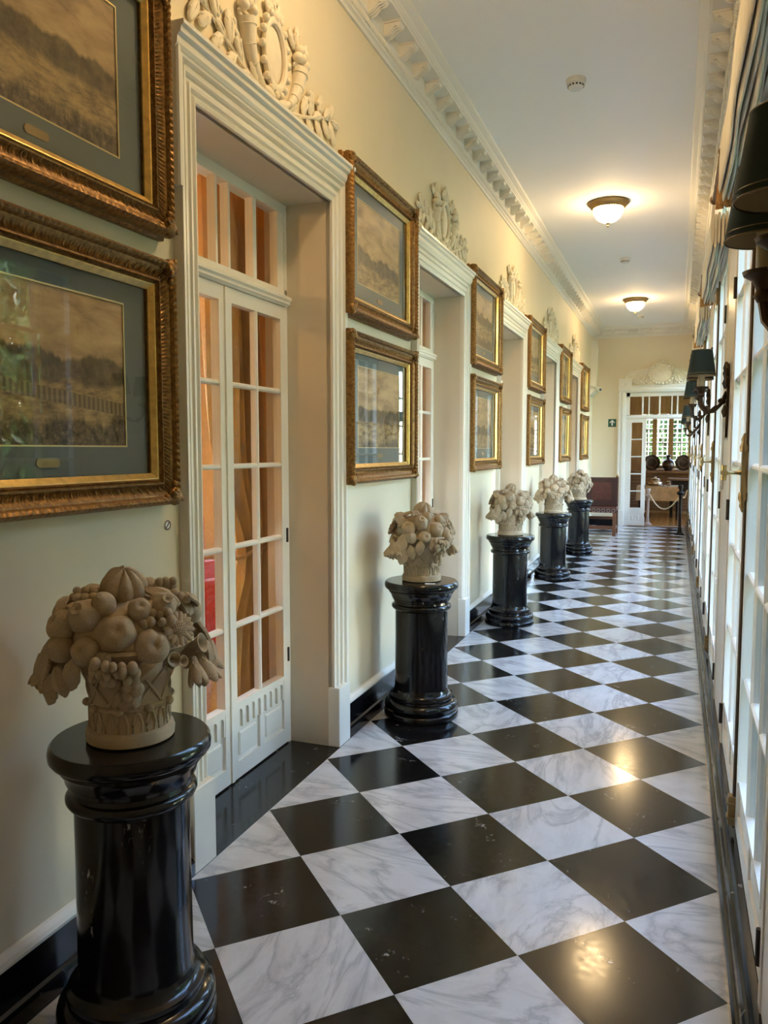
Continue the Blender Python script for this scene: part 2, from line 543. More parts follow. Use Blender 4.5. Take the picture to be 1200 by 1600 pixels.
# ---- right wall: piers, lintel and base around the garden windows
WHW = 0.92
WZ0, WZ1 = 0.16, 2.98
NW = 6
mb = MB()
prev = -3.2
for k in range(NW):
    yc = WIN0 + P * k
    y1 = min(yc + WHW, YE)
    mb.box(WR, WR + 0.30, prev, yc - WHW, -0.05, ZC + 0.05)
    mb.box(WR, WR + 0.30, yc - WHW, y1, WZ1, ZC + 0.05)
    mb.box(WR + 0.01, WR + 0.30, yc - WHW, y1, -0.05, WZ0)
    prev = y1
mb.box(WR, WR + 0.30, prev, YE + 0.3, -0.05, ZC + 0.05)
tag(mb.build('wall_right', M['white'], smooth=False), 'white painted wall on the right with tall garden windows', 'wall', kind='structure')

# ---- end wall with its doorway, wall behind the camera, ceiling
EX0, EX1, EZ = -1.125, 0.125, 2.56
mb = MB()
mb.box(-2.10, EX0, YE, YE + 0.25, -0.05, ZC + 0.05)
mb.box(EX0, EX1, YE, YE + 0.25, EZ, ZC + 0.05)
mb.box(EX1, 0.40, YE, YE + 0.25, -0.05, ZC + 0.05)
tag(mb.build('wall_end', M['wall'], smooth=False), 'cream end wall of the corridor around the dining room doorway', 'wall', kind='structure')
tag(box('wall_behind', M['wall'], (-2.10, 0.40, -3.35, -3.2, -0.05, ZC + 0.05)), 'cream wall closing the corridor behind the viewer', 'wall', kind='structure')
tag(box('ceiling', M['ceiling'], (-2.10, 0.40, -3.35, YE + 0.25, ZC, ZC + 0.12)), 'plain white corridor ceiling', 'ceiling', kind='structure')

# ---- cornices: run of mouldings, rope bead and modillion blocks
CPROF = [(0, 3.60), (0.012, 3.60), (0.016, 3.615), (0.030, 3.622), (0.030, 3.632), (0.040, 3.640), (0.040, 3.665), (0.050, 3.672), (0.050, 3.735), (0.150, 3.735), (0.150, 3.750),
         (0.157, 3.752), (0.160, 3.760), (0.166, 3.763), (0.172, 3.772), (0.192, 3.781), (0.206, 3.788), (0.212, 3.80), (0, 3.80)]
def modillion_mesh():
    # side outline: scroll bracket hanging under the corona (u outwards, z)
    prof = [(0.048, 3.735), (0.143, 3.735), (0.143, 3.722), (0.138, 3.712), (0.128, 3.706), (0.118, 3.707), (0.112, 3.712), (0.100, 3.700), (0.085, 3.684), (0.070, 3.673), (0.058, 3.668), (0.048, 3.668)]
    mb = MB().prism(prof, 'y', -0.030, 0.030)
    mb.prism([(0.048, 3.735), (0.149, 3.735), (0.149, 3.727), (0.048, 3.727)], 'y', -0.038, 0.038)
    for y in (-0.022, 0.0, 0.022):
        mb.tube([(0.052, y, 3.668), (0.072, y, 3.671), (0.088, y, 3.684), (0.104, y, 3.701), (0.122, y, 3.703), (0.138, y, 3.711)], 0.005, 5)
    return mb.mesh('modillion', M['plaster'], True)
MOD = modillion_mesh()
def rope_mesh():
    mb = MB()
    rot = Euler((R(40), 0, 0)).to_matrix()
    for k in range(8):
        mb.ell((0.038, (k - 3.5) * 0.03, 3.648), (0.011, 0.010, 0.019), 8, 5, rot)
    return mb.mesh('rope_bead', M['plaster'], True)
ROPE = rope_mesh()
def cornice(name, label, loc, rz, length, scale_u=1.0):
    o = MB().prism([(u, z) for u, z in CPROF], 'y', 0, length).build(name, M['plaster'], None, loc, (0, 0, rz), smooth=False)
    tag(o, label, 'cornice', kind='structure')
    n = int(length / 0.24)
    for k in range(n):
        place('modillion', MOD, o, (0, 0.12 + k * 0.24, 0))
        place('rope_bead', ROPE, o, (0, 0.12 + k * 0.24, 0))
    return o
cornice('trim_1', 'white plaster cornice with scroll blocks along the left wall', (WL, -0.6, 0), 0, YE + 0.6)
cornice('trim_2', 'white plaster cornice with scroll blocks along the window wall', (WR + 0.035, YE, 0), PI, YE + 0.6)
cornice('trim_3', 'short white plaster cornice over the end wall', (WL, YE, 0), -PI / 2, 1.80)

# ---- skirtings
def skirt_left(name, y0, y1, label):
    prof = [(WL, 0), (-1.700, 0), (-1.700, 0.045), (-1.706, 0.056), (-1.716, 0.062), (-1.716, 0.170), (WL, 0.170)]
    o = MB().prism(prof, 'y', y0, y1).build(name, M['marble_p'], smooth=False)
    tag(o, label, 'skirting', kind='structure')
    MB().prism([(WL, 0.170), (-1.714, 0.170), (-1.712, 0.180), (-1.718, 0.190), (-1.730, 0.200), (WL, 0.202)], 'y', y0, y1).build('cap_moulding', M['white'], o, smooth=False)
    return o
ys = [-3.2]
for k in range(5):
    ys += [DOOR0 + P * k - 0.66, DOOR0 + P * k + 0.66]
ys.append(YE)
for k in range(6):
    skirt_left('baseboard_left', ys[2 * k], ys[2 * k + 1], 'black marble skirting with white cap on the left wall, %s stretch from the viewer' % ORD[k])
prof = [(WR + 0.02, 0), (0.0008, 0), (0.0008, 0.030), (0.008, 0.040), (0.014, 0.042), (0.014, 0.110), (0.020, 0.122), (0.028, 0.126), (0.028, 0.160), (0.034, 0.168), (WR + 0.02, 0.168)]
tag(MB().prism(prof, 'y', -3.2, YE).build('baseboard_right', M['marble_b'], smooth=False), 'stepped black marble kerb below the garden windows', 'skirting', kind='structure')
o = MB().box(WL, EX0 - 0.14, YE - 0.028, YE, 0, 0.17).build('baseboard_end', M['marble_p'], smooth=False)
tag(o, 'black marble skirting on the end wall behind the leather chair', 'skirting', kind='structure')

# ================================================================== DOORS
def arch_unit(w, hh, t):
    n0, n1 = w * 0.2, w * 0.8
    r = (n1 - n0) / 2
    h1 = hh - r - 0.014
    pts = [(0, 0), (n0, 0), (n0, h1)]
    pts += [(w / 2 - r * math.cos(PI * i / 6), h1 + r * math.sin(PI * i / 6)) for i in range(1, 6)]
    pts += [(n1, h1), (n1, 0), (w, 0), (w, hh), (0, hh)]
    return MB().prism(pts, 'x', 0, t)

def make_leaf(parent, y0, y1, zb, zt, zg0, zg1, rows, cols, x, glass, arches=True, name='door_leaf'):
    """glazed leaf; x is its front face, local +x to the corridor"""
    t, sw = 0.042, 0.046
    mb = MB()
    mb.box(x - t, x, y0, y0 + sw, zb, zt).box(x - t, x, y1 - sw, y1, zb, zt)
    mb.box(x - t, x, y0 + sw, y1 - sw, zg1, zt)
    mb.box(x - t, x, y0 + sw, y1 - sw, zg0 - 0.022, zg0)
    mb.box(x - t, x, y0 + sw, y1 - sw, zb, zb + 0.075)
    mb.box(x - t, x - 0.014, y0 + sw, y1 - sw, zb + 0.075, zg0 - 0.022)
    leaf = mb.build(name, M['white'], parent, smooth=False)
    gw = (y1 - y0 - 2 * sw)
    mw = 0.022
    cw = (gw - mw * (cols - 1)) / cols
    for c in range(1, cols):
        yy = y0 + sw + c * cw + (c - 1) * mw
        MB().prism([(x - 0.034, yy), (x - 0.010, yy), (x - 0.002, yy + mw * 0.3), (x - 0.002, yy + mw * 0.7), (x - 0.010, yy + mw), (x - 0.034, yy + mw)], 'z', zg0, zg1).build('muntin', M['white'], leaf, smooth=False)
    rh = (zg1 - zg0 - mw * (rows - 1)) / rows
    for r in range(1, rows):
        zz = zg0 + r * rh + (r - 1) * mw
        MB().prism([(x - 0.033, zz), (x - 0.010, zz), (x - 0.003, zz + mw * 0.3), (x - 0.003, zz + mw * 0.7), (x - 0.010, zz + mw), (x - 0.033, zz + mw)], 'y', y0 + sw, y1 - sw).build('muntin', M['white'], leaf, smooth=False)
    pm = MB().box(-0.0015, 0.0015, -cw / 2 - 0.004, cw / 2 + 0.004, -rh / 2 - 0.004, rh / 2 + 0.004).mesh('pane', glass, False)
    for c in range(cols):
        for r in range(rows):
            place('pane', pm, leaf, (x - 0.024, y0 + sw + cw / 2 + c * (cw + mw), zg0 + rh / 2 + r * (rh + mw)))
    # base: arcade of flutes above two raised panels
    pz0, pz1 = zb + 0.075, zg0 - 0.022
    if arches:
        ah = 0.098
        n = 8
        w = gw / n
        am = arch_unit(w, ah, 0.013).mesh('arch_flute', M['white'], False)
        for i in range(n):
            place('arch_flute', am, leaf, (x - 0.0145, y0 + sw + i * w, pz1 - ah))
        pz1 -= ah
    ym = (y0 + y1) / 2
    box('centre_stile', M['white'], (x - 0.02, x, ym - 0.022, ym + 0.022, pz0, pz1), leaf)
    for a, b in ((y0 + sw + 0.022, ym - 0.042), (ym + 0.042, y1 - sw - 0.022)):
        box('raised_panel', M['white'], (x - 0.02, x - 0.004, a, b, pz0 + 0.02, pz1 - 0.022), leaf, 0.006)
    return leaf

def sweep_frame(prof, hw, zt, z0):
    """prof: (d outward from the opening edge, u out of the wall); path up, over and down with mitres"""
    rows = []
    for yk, zk, sy, sz in ((-hw, z0, -1, 0), (-hw, zt, -1, 1), (hw, zt, 1, 1), (hw, z0, 1, 0)):
        rows.append([(u, yk + sy * d, zk + sz * d) for d, u in prof])
    mb = MB().grid(rows, closed_v=True)
    n = len(prof)
    mb.f.append(tuple(range(n))); mb.f.append(tuple(range(4 * n - 1, 3 * n - 1, -1)))
    return mb

def make_door(kind):
    root = thing('door', None, 'door', (0, 0, 0), 0, None, 'structure')
    hw, zt = 0.56, 2.645
    # fluted architrave
    prof = [(0.0, -0.02), (0.0, 0.014), (0.012, 0.018), (0.020, 0.010), (0.030, 0.010), (0.034, 0.020), (0.046, 0.022), (0.050, 0.014), (0.068, 0.014), (0.072, 0.026), (0.086, 0.029),
            (0.090, 0.020), (0.096, 0.020), (0.102, 0.036), (0.120, 0.040), (0.122, 0.034), (0.122, -0.02)]
    sweep_frame(prof, hw, zt, 0.29).build('architrave', M['white'], root, smooth=False)
    # ears and cornice of the head
    ear = [(0.118, -0.02), (0.118, 0.040), (0.124, 0.045), (0.140, 0.047), (0.145, 0.040), (0.145, -0.02)]
    sweep_frame(ear, hw, zt, 2.33).build('ear_moulding', M['white'], root, smooth=False)
    hp = [(-0.02, 2.757), (0.040, 2.757), (0.048, 2.770), (0.050, 2.790), (0.062, 2.800), (0.064, 2.815), (0.074, 2.822), (0.074, 2.835), (-0.02, 2.835)]
    MB().prism(hp, 'y', -0.708, 0.708).build('head_cornice', M['white'], root, smooth=False)
    for s in (-1, 1):
        a, b = sorted((s * 0.555, s * 0.690))
        box('plinth_block', M['white'], (-0.02, 0.042, a, b, 0.0, 0.30), root, 0.003)
    # reveal linings
    x0 = -0.30
    for s in (-1, 1):
        a, b = sorted((s * hw, s * (hw + 0.013)))
        l = box('reveal_lining', M['reveal'], (x0, 0.0, a, b, 0.0, 2.658), root)
        c, d = sorted((s * (hw - 0.006), s * hw))
    box('soffit_lining', M['reveal'], (x0, 0.0, -hw, hw, 2.645, 2.658), root)
    # fixed frame with transom light
    xf = -0.230
    fr = MB()
    fr.box(xf - 0.06, xf, -hw, -0.535, 0, 2.645).box(xf - 0.06, xf, 0.535, hw, 0, 2.645).box(xf - 0.06, xf, -0.535, 0.535, 2.600, 2.645)
    frame = fr.build('door_frame', M['white'], root, smooth=False)
    MB().prism([(xf - 0.06, 2.165), (xf + 0.004, 2.165), (xf + 0.010, 2.172), (xf + 0.018, 2.176), (xf + 0.018, 2.186), (xf + 0.026, 2.196), (xf + 0.026, 2.208), (xf, 2.222), (xf, 2.245), (xf - 0.06, 2.245)], 'y', -hw, hw).build('transom_bar', M['white'], root, smooth=False)
    cuts = [(-0.475, -0.278), (-0.248, -0.056), (-0.042, 0.042), (0.056, 0.248), (0.278, 0.475)]
    bars = [(-0.535, -0.475), (-0.278, -0.248), (-0.056, -0.042), (0.042, 0.056), (0.248, 0.278), (0.475, 0.535)]
    for a, b in bars:
        box('transom_mullion', M['white'], (xf - 0.045, xf - 0.005, a, b, 2.245, 2.600), frame)
    for a, b in cuts:
        box('transom_pane', M['glass'], (xf - 0.026, xf - 0.023, a - 0.003, b + 0.003, 2.242, 2.603), frame)
    make_leaf(root, -0.535, -0.004, 0.008, 2.162, 0.353, 2.10, 5, 2, xf, M['glass'])
    lf = make_leaf(root, 0.004, 0.535, 0.008, 2.162, 0.353, 2.10, 5, 2, xf, M['glass'])
    box('astragal', M['white'], (xf, xf + 0.008, -0.012, 0.012, 0.01, 2.16), root)
    for z in (0.42, 1.02):
        box('hinge', M['iron'], (xf - 0.001, xf + 0.006, 0.528, 0.540, z, z + 0.07), lf)
    return root

door = make_door(0)
door.name = 'door_1'
DL = ['nearest white panelled double door with glazed leaves on the left wall, beside the closest pedestal', 'second white doorway on the left wall, just behind the second pedestal',
      'third white doorway on the left wall, just behind the third pedestal', 'fourth white doorway on the left wall, just behind the fourth pedestal', 'farthest white doorway on the left wall, near the leather chair']
for k in range(5):
    d = door if k == 0 else copy_tree(door)
    d.name = 'door_%d' % (k + 1)
    d.location = (WL, DOOR0 + P * k, 0)
    d['label'] = DL[k]

# ================================================================== GARDEN WINDOWS
def make_window():
    root = thing('window', None, 'window', (0, 0, 0), 0, None, 'structure')
    hw = WHW
    fr = MB()
    fr.box(-0.052, 0.004, -hw, -hw + 0.04, WZ0, WZ1).box(-0.052, 0.004, hw - 0.04, hw, WZ0, WZ1)
    fr.box(-0.09, 0.004, -hw + 0.04, hw - 0.04, WZ1 - 0.05, WZ1).box(-0.09, -0.03, -hw + 0.04, hw - 0.04, WZ0, WZ0 + 0.012)
    fr.box(-0.09, 0.010, -hw + 0.04, hw - 0.04, 2.53, 2.60)
    frame = fr.build('window_frame', M['white'], root, smooth=False)
    for i in range(1, 6):
        y = -hw + 0.04 + i * (2 * hw - 0.08) / 6
        box('transom_mullion', M['white'], (-0.06, -0.01, y - 0.012, y + 0.012, 2.60, WZ1 - 0.05), frame)
    for i in range(6):
        y = -hw + 0.04 + i * (2 * hw - 0.08) / 6
        box('transom_pane', M['glass'], (-0.036, -0.033, y, y + (2 * hw - 0.08) / 6, 2.598, WZ1 - 0.048), frame)
    xs = -0.004
    for s in (-1, 1):
        a, b = sorted((s * 0.003, s * (hw - 0.042)))
        lf = make_leaf(root, a, b, WZ0 + 0.014, 2.525, 0.37, 2.47, 6, 3, xs, M['glass'], False, 'window_leaf')
        for z in (0.26, 1.17, 2.12):
            yy = s * (hw - 0.041)
            MB().tube([(0.006, yy, z), (0.006, yy, z + 0.09)], 0.0075, 8).build('hinge', M['iron'], lf)
        box('bevel_strip', M['white'], (xs, xs + 0.006, a + 0.05, a + 0.058, 0.37, 2.47), lf)
        box('bevel_strip', M['white'], (xs, xs + 0.006, b - 0.058, b - 0.05, 0.37, 2.47), lf)
    # dark shutters added along the reveal to dim its glare behind the panes
    for s in (-1, 1):
        a, b = sorted((s * (hw - 0.006), s * (hw - 0.030)))
        sh = MB().box(-0.292, -0.272, a, b, WZ0 + 0.02, WZ1 - 0.02).box(-0.076, -0.056, a, b, WZ0 + 0.02, WZ1 - 0.02).box(-0.272, -0.076, a + 0.008, b - 0.008, WZ0 + 0.02, WZ1 - 0.02).build('added_shutter', M['added_shutter'], root, smooth=False)
        for z in (WZ0 + 0.02, 1.05, 1.95, WZ1 - 0.10):
            box('added_shutter_rail', M['added_shutter'], (-0.272, -0.076, a, b, z, z + 0.08), sh)
    # tall bolt with handle on the meeting stiles
    bolt = MB().prism([(0.0, -0.012), (0.006, -0.012), (0.010, -0.006), (0.010, 0.006), (0.006, 0.012), (0.0, 0.012)], 'z', 0.19, 2.50).build('espagnolette', M['bronze'], root, smooth=False)
    MB().box(0.002, 0.020, -0.016, 0.016, 1.33, 1.47).lathe([(0.0, 1.465), (0.014, 1.47), (0.016, 1.485), (0.010, 1.50), (0.012, 1.51), (0.004, 1.53), (0, 1.532)], (0.011, 0, 0), 12).lathe([(0.0, 1.268), (0.004, 1.27), (0.012, 1.29), (0.010, 1.30), (0.016, 1.315), (0.014, 1.335), (0, 1.336)], (0.011, 0, 0), 12).build('lock_case', M['antique'], bolt)
    rotx = Matrix.Rotation(PI / 2, 3, 'Y')
    MB().lathe([(0.010, 0), (0.008, 0.006), (0.006, 0.010), (0.006, 0.040), (0.009, 0.044), (0.009, 0.058), (0.0, 0.060)], (0.018, 0, 1.40), 12, mat=rotx).tube([(0.072, -0.032, 1.40), (0.072, -0.02, 1.40), (0.072, 0.02, 1.40), (0.072, 0.032, 1.40)], [0.011, 0.007, 0.007, 0.011], 10).tube([(0.072, 0, 1.375), (0.072, 0, 1.425)], 0.009, 10).build('lever_handle', M['brass'], bolt)
    for z in (0.20, 2.36):
        MB().box(0.0, 0.024, -0.018, 0.018, z, z + 0.10).box(0.0, 0.028, -0.022, 0.022, z + 0.02, z + 0.03).box(0.0, 0.028, -0.022, 0.022, z + 0.07, z + 0.08).build('bolt_keeper', M['antique'], bolt, smooth=False, bevel=0.002)
    return root
win = make_window()
WLAB = ['nearest tall white garden window, its brass lever handle at the right edge of the picture', 'second tall white garden window from the viewer', 'third tall white garden window from the viewer',
        'fourth tall white garden window from the viewer', 'fifth tall white garden window from the viewer', 'farthest tall white garden window, next to the end wall']
for k in range(NW):
    w = win if k == 0 else copy_tree(win)
    w.name = 'window_%d' % (k + 1)
    w.location = (WR, WIN0 + P * k, 0)
    w.rotation_euler = (0, 0, PI)
    w['label'] = WLAB[k]
for k in range(NW):
    # sampling portals: they emit nothing, they only guide the sky light through the window openings
    pd = bpy.data.lights.new('window_daylight_portal', 'AREA')
    pd.shape = 'RECTANGLE'; pd.size = 2 * WHW; pd.size_y = 2.8
    pd.cycles.is_portal = True
    po = bpy.data.objects.new('window_daylight_portal', pd)
    COL.objects.link(po)
    po.location = (WR + 0.2, WIN0 + P * k, 1.55)
    po.rotation_euler = Euler((0, R(90), 0))      # -Z axis points to -X, into the corridor

# ================================================================== PICTURES
FW, FH = 1.04, 0.775
FPROF = [(0.0, 0.0), (0.0, 0.018), (0.008, 0.026), (0.004, 0.040), (0.004, 0.052), (0.010, 0.066), (0.018, 0.074), (0.027, 0.070), (0.033, 0.058), (0.039, 0.056), (0.045, 0.049), (0.053, 0.043),
         (0.061, 0.042), (0.067, 0.046), (0.071, 0.054), (0.076, 0.055), (0.079, 0.046), (0.083, 0.048), (0.086, 0.042), (0.089, 0.040), (0.104, 0.028), (0.104, 0.012)]
CRest = {6: 0.004, 7: 0.003, 5: 0.002}
FLUTE = {10: 0.004, 11: 0.006, 12: 0.006, 13: 0.004}
BEADS = {17: 0.003}
def rail_mesh(L, nseg=260):
    """rail along +y, outer edge at z=0, inner edge up (+z), front +x; carved crest, fluted cove and bead row"""
    rows = []
    for i in range(nseg + 1):
        t = i / nseg
        row = []
        for q, (d, u) in enumerate(FPROF):
            y = -L / 2 + d + t * (L - 2 * d)
            s = -L / 2 + t * L
            uu = u
            if q in FLUTE: uu += FLUTE[q] * (0.5 + 0.5 * math.cos(2 * PI * s / 0.0135))
            if q in CRest: uu += CRest[q] * abs(math.sin(PI * s / 0.022)) - 0.001
            if q in BEADS: uu += BEADS[q] * abs(math.sin(PI * s / 0.012))
            row.append((uu, y, d))
        rows.append(row)
    mb = MB().grid(rows, closed_v=False)
    return mb.mesh('frame_rail', M['gilt'], True)
RAIL_L, RAIL_S = rail_mesh(FW), rail_mesh(FH, 200)
def corner_mesh():
    mb = MB()
    rnd = random.Random(3)
    mb.ell((0.060, 0.030, 0.030), (0.022, 0.030, 0.030), 12, 8)
    for k in range(16):
        a = rnd.uniform(0, 2 * PI); r = rnd.uniform(0.006, 0.022)
        mb.ell((0.066 + rnd.uniform(-0.008, 0.010), 0.030 + r * math.cos(a), 0.030 + r * math.sin(a)), (0.008, rnd.uniform(0.008, 0.013), rnd.uniform(0.005, 0.010)), 8, 5, Euler((a, 0, 0)).to_matrix())
    for s in (0, 1):
        for k in range(3):
            p = [0.062, 0.05 + 0.02 * k, 0.022 + 0.006 * (k % 2)] if s else [0.062, 0.022 + 0.006 * (k % 2), 0.05 + 0.02 * k]
            mb.ell(p, (0.014 - 0.003 * k, 0.012, 0.012), 8, 5)
    return mb.mesh('corner_ornament', M['gilt'], True)
CORNER = corner_mesh()
iw, ih = FW - 2 * 0.104, FH - 2 * 0.104
pw, ph = 0.64, 0.425
pz = 0.012
def mat_mesh():
    mb = MB()
    a, b = iw / 2 + 0.004, ih / 2 + 0.004
    c, d0, d1 = pw / 2, pz - ph / 2, pz + ph / 2
    for y0, y1, z0, z1 in ((-a, a, -b, d0), (-a, a, d1, b), (-a, -c, d0, d1), (c, a, d0, d1)):
        mb.box(0.010, 0.016, y0, y1, z0, z1)
    return mb.mesh('mount_board', M['mat'], False)
MAT = mat_mesh()
def line_mesh():
    mb = MB(); c, d, t = pw / 2, ph / 2, 0.004
    mb.box(0.012, 0.0165, -c, c, pz - d, pz - d + t).box(0.012, 0.0165, -c, c, pz + d - t, pz + d).box(0.012, 0.0165, -c, -c + t, pz - d + t, pz + d - t).box(0.012, 0.0165, c - t, c, pz - d + t, pz + d - t)
    return mb.mesh('gilt_line', M['giltline'], False)
LINE = line_mesh()
GLASS = MB().box(0.022, 0.0245, -iw / 2 - 0.003, iw / 2 + 0.003, -ih / 2 - 0.003, ih / 2 + 0.003).mesh('glass', M['picglass'], False)
def plaque_mesh():
    pts = []
    for s, cy in ((1, 0.030), (-1, -0.030)):
        for i in range(7):
            a = -PI / 2 + PI * i / 6
            pts.append((s * (0.030 + 0.012 * math.cos(a)), s * 0.012 * math.sin(a)))
    return MB().prism(pts, 'x', 0.016, 0.0185).mesh('name_plaque', M['antique'], False)
def slip_mesh():
    rows = []
    pr = [(0.087, 0.0445), (0.0905, 0.0430), (0.1055, 0.0310), (0.1055, 0.0265), (0.087, 0.030)]
    for sy, sz in ((-1, -1), (1, -1), (1, 1), (-1, 1)):
        rows.append([(u, sy * (FW / 2 - d), sz * (FH / 2 - d)) for d, u in pr])
    return MB().grid(rows, True, True).mesh('gilt_slip', M['giltslip'], False)
SLIP = slip_mesh()
PLAQ = plaque_mesh()
BACK = MB().box(0.0, 0.010, -FW / 2 + 0.03, FW / 2 - 0.03, -FH / 2 + 0.03, FH / 2 - 0.03).mesh('backboard', M['oak'], False)
def picture(yc, zc, label, seed, hor, amp, kind):
    t = thing('framed_picture', label, 'picture', (WL + 0.002, yc, zc), 0, 'gilt framed landscape prints hung in pairs')
    place('backboard', BACK, t)
    place('frame_rail', RAIL_L, t, (0, 0, -FH / 2))
    place('frame_rail', RAIL_L, t, (0, 0, FH / 2), (PI, 0, 0))
    place('frame_rail', RAIL_S, t, (0, -FW / 2, 0), (-PI / 2, 0, 0))
    place('frame_rail', RAIL_S, t, (0, FW / 2, 0), (PI / 2, 0, 0))
    for sy, sz, rx in ((-1, -1, 0), (1, -1, PI / 2), (1, 1, PI), (-1, 1, -PI / 2)):
        place('corner_ornament', CORNER, t, (0, sy * FW / 2, sz * FH / 2), (rx, 0, 0))
    place('gilt_slip', SLIP, t)
    place('mount_board', MAT, t); place('gilt_line', LINE, t)
    c, d = pw / 2, ph / 2
    pm = MB().box(0.0105, 0.0125, -c, c, pz - d, pz + d).mesh('print', print_mat(seed, hor, amp, kind), False)
    place('print', pm, t)
    place('name_plaque', PLAQ, t, (0, 0, -ih / 2 + 0.040))
    place('glass', GLASS, t)
    return t
PIC0 = -0.555
WHERE = ['nearest the viewer beside the first doorway', 'between the first and second doorways', 'between the second and third doorways', 'between the third and fourth doorways', 'between the fourth and fifth doorways', 'last before the end wall']
for k in range(6):
    picture(PIC0 + P * k, 2.525, 'upper gilt-framed sepia landscape of the pair %s' % WHERE[k], 2 * k + 1, [0.02, -0.03, 0.05, 0.0, 0.02, -0.02][k], [0.22, 0.16, 0.2, 0.25, 0.15, 0.2][k], '')
    picture(PIC0 + P * k, 1.685, 'lower gilt-framed sepia landscape of the pair %s' % WHERE[k], 2 * k + 2, [0.04, 0.0, -0.02, 0.03, 0.0, 0.02][k], [0.26, 0.14, 0.2, 0.2, 0.2, 0.2][k], 'balustrade' if k == 0 else '')

# ================================================================== PEDESTALS
def pedestal_root():
    t = thing('pedestal', None, 'pedestal', group='black marble pedestals along the left wall')
    n = 56
    MB().lathe([(0.200, 0.0), (0.206, 0.004), (0.207, 0.030), (0.203, 0.036), (0.196, 0.040), (0.196, 0.046), (0.203, 0.056), (0.204, 0.068), (0.199, 0.084), (0.186, 0.094), (0.176, 0.098), (0.174, 0.106), (0.178, 0.114), (0.176, 0.124), (0.166, 0.130), (0.158, 0.136), (0.154, 0.146), (0.150, 0.156)], n=n).build('base', M['marble_p'], t)
    MB().lathe([(0.150, 0.156), (0.147, 0.170), (0.146, 0.30), (0.145, 0.45), (0.145, 0.596)], n=n).build('shaft', M['marble_p'], t)
    MB().lathe([(0.145, 0.596), (0.150, 0.602), (0.160, 0.606), (0.165, 0.614), (0.165, 0.622), (0.160, 0.630), (0.152, 0.634), (0.150, 0.646), (0.156, 0.650), (0.158, 0.660), (0.164, 0.664), (0.168, 0.680), (0.178, 0.695), (0.182, 0.700), (0.182, 0.708), (0.188, 0.712)], n=n).build('capital', M['marble_p'], t)
    MB().lathe([(0.188, 0.712), (0.197, 0.716), (0.203, 0.724), (0.204, 0.738), (0.201, 0.750), (0.194, 0.757), (0.0, 0.7575)], n=n).build('top_slab', M['marble_p'], t)
    return t
ped = pedestal_root()
PEDX = -1.475
PEDY = [-0.555 + P * k for k in range(5)]
PEDY[0] = -0.60
PLAB = ['black marble pedestal nearest the viewer, at the lower left', 'second black marble pedestal, a small white card on its top', 'third black marble pedestal from the viewer', 'fourth black marble pedestal from the viewer, flecked with white', 'farthest black marble pedestal, in front of the leather chair']
for k in range(5):
    p = ped if k == 0 else copy_tree(ped)
    p.location = (PEDX + (0.034 if k == 0 else 0), PEDY[k], 0)
    p.scale = (0.97, 0.97, 1.0) if k == 0 else (1, 1, 1)
    p.rotation_euler = (0, 0, k * 1.1)
    p['label'] = PLAB[k]
tag(MB().box(-0.028, 0.028, -0.016, 0.016, 0, 0.002).build('caption_card', M['card'], None, (PEDX + 0.085, PEDY[1] - 0.115, 0.7582), (0, 0, R(20)), smooth=False), 'small white card lying on the second black pedestal', 'card')

# ================================================================== STONE FRUIT BASKETS
def fruit_fn(kind):
    if kind == 'melon':
        return lambda th, ph: 1 - 0.10 * (abs(math.sin(ph * 4)) ** 0.35 < 0.55) - 0.05 * abs(math.cos(ph * 4))
    if kind == 'apple':
        return lambda th, ph: 1 - 0.30 * math.exp(-(th / 0.30) ** 2) + 0.03 * math.cos(5 * ph) * math.sin(th)
    if kind == 'peach':
        return lambda th, ph: 1 - 0.34 * math.exp(-(th / 0.28) ** 2) - 0.16 * math.exp(-((math.atan2(math.sin(ph), math.cos(ph))) / 0.28) ** 2) * (th < 2.2)
    if kind == 'pomegranate':
        return lambda th, ph: 1 + 0.05 * math.cos(6 * ph) * math.sin(th) + 0.22 * math.exp(-((th - 0.25) / 0.14) ** 2) - 0.25 * math.exp(-(th / 0.14) ** 2)
    if kind == 'lemon':
        return lambda th, ph: 1 + 0.22 * math.exp(-(th / 0.28) ** 2) - 0.12 * math.exp(-(th / 0.10) ** 2)
    return None
FR = {}
for kd in ('melon', 'apple', 'peach', 'pomegranate', 'lemon'):
    FR[kd] = MB().ell((0, 0, 0), (1, 1, 0.92), 32, 20, None, fruit_fn(kd)).mesh(kd, M['stone'], True)
FR['grape'] = MB().ell((0, 0, 0), (1, 1, 1.12), 12, 8).mesh('grape', M['stone'], True)
def leaf_mesh():
    rows = []
    for i in range(9):
        t = i / 8
        w = 0.62 * math.sin(PI * min(1, t * 0.93 + 0.05)) ** 0.8 * (1 + 0.10 * math.cos(t * 22))
        rows.append([(w * s, (t - 0.35) * 2.0, 0.28 * math.sin(PI * t) - 0.30 * abs(s) ** 1.5 * w + (0.06 if abs(s) < 0.1 else 0)) for s in (-1, -0.66, -0.33, 0, 0.33, 0.66, 1)])
    lo = [[(p[0], p[1], p[2] - 0.14) for p in r] for r in rows]
    mb = MB().grid(rows).grid([r[::-1] for r in lo])
    n = 7
    for e in ([r[0] for r in rows], [r[-1] for r in rows]):
        mb.grid([e, [(p[0], p[1], p[2] - 0.14) for p in e]])
    for r in (rows[0], rows[-1]):
        mb.grid([r, [(p[0], p[1], p[2] - 0.14) for p in r]])
    return mb.mesh('leaf', M['stone'], True)
FR['leaf'] = leaf_mesh()
FR['petal'] = MB().ell((0, 0.55, 0), (0.20, 0.50, 0.16), 8, 6).mesh('petal', M['stone'], True)
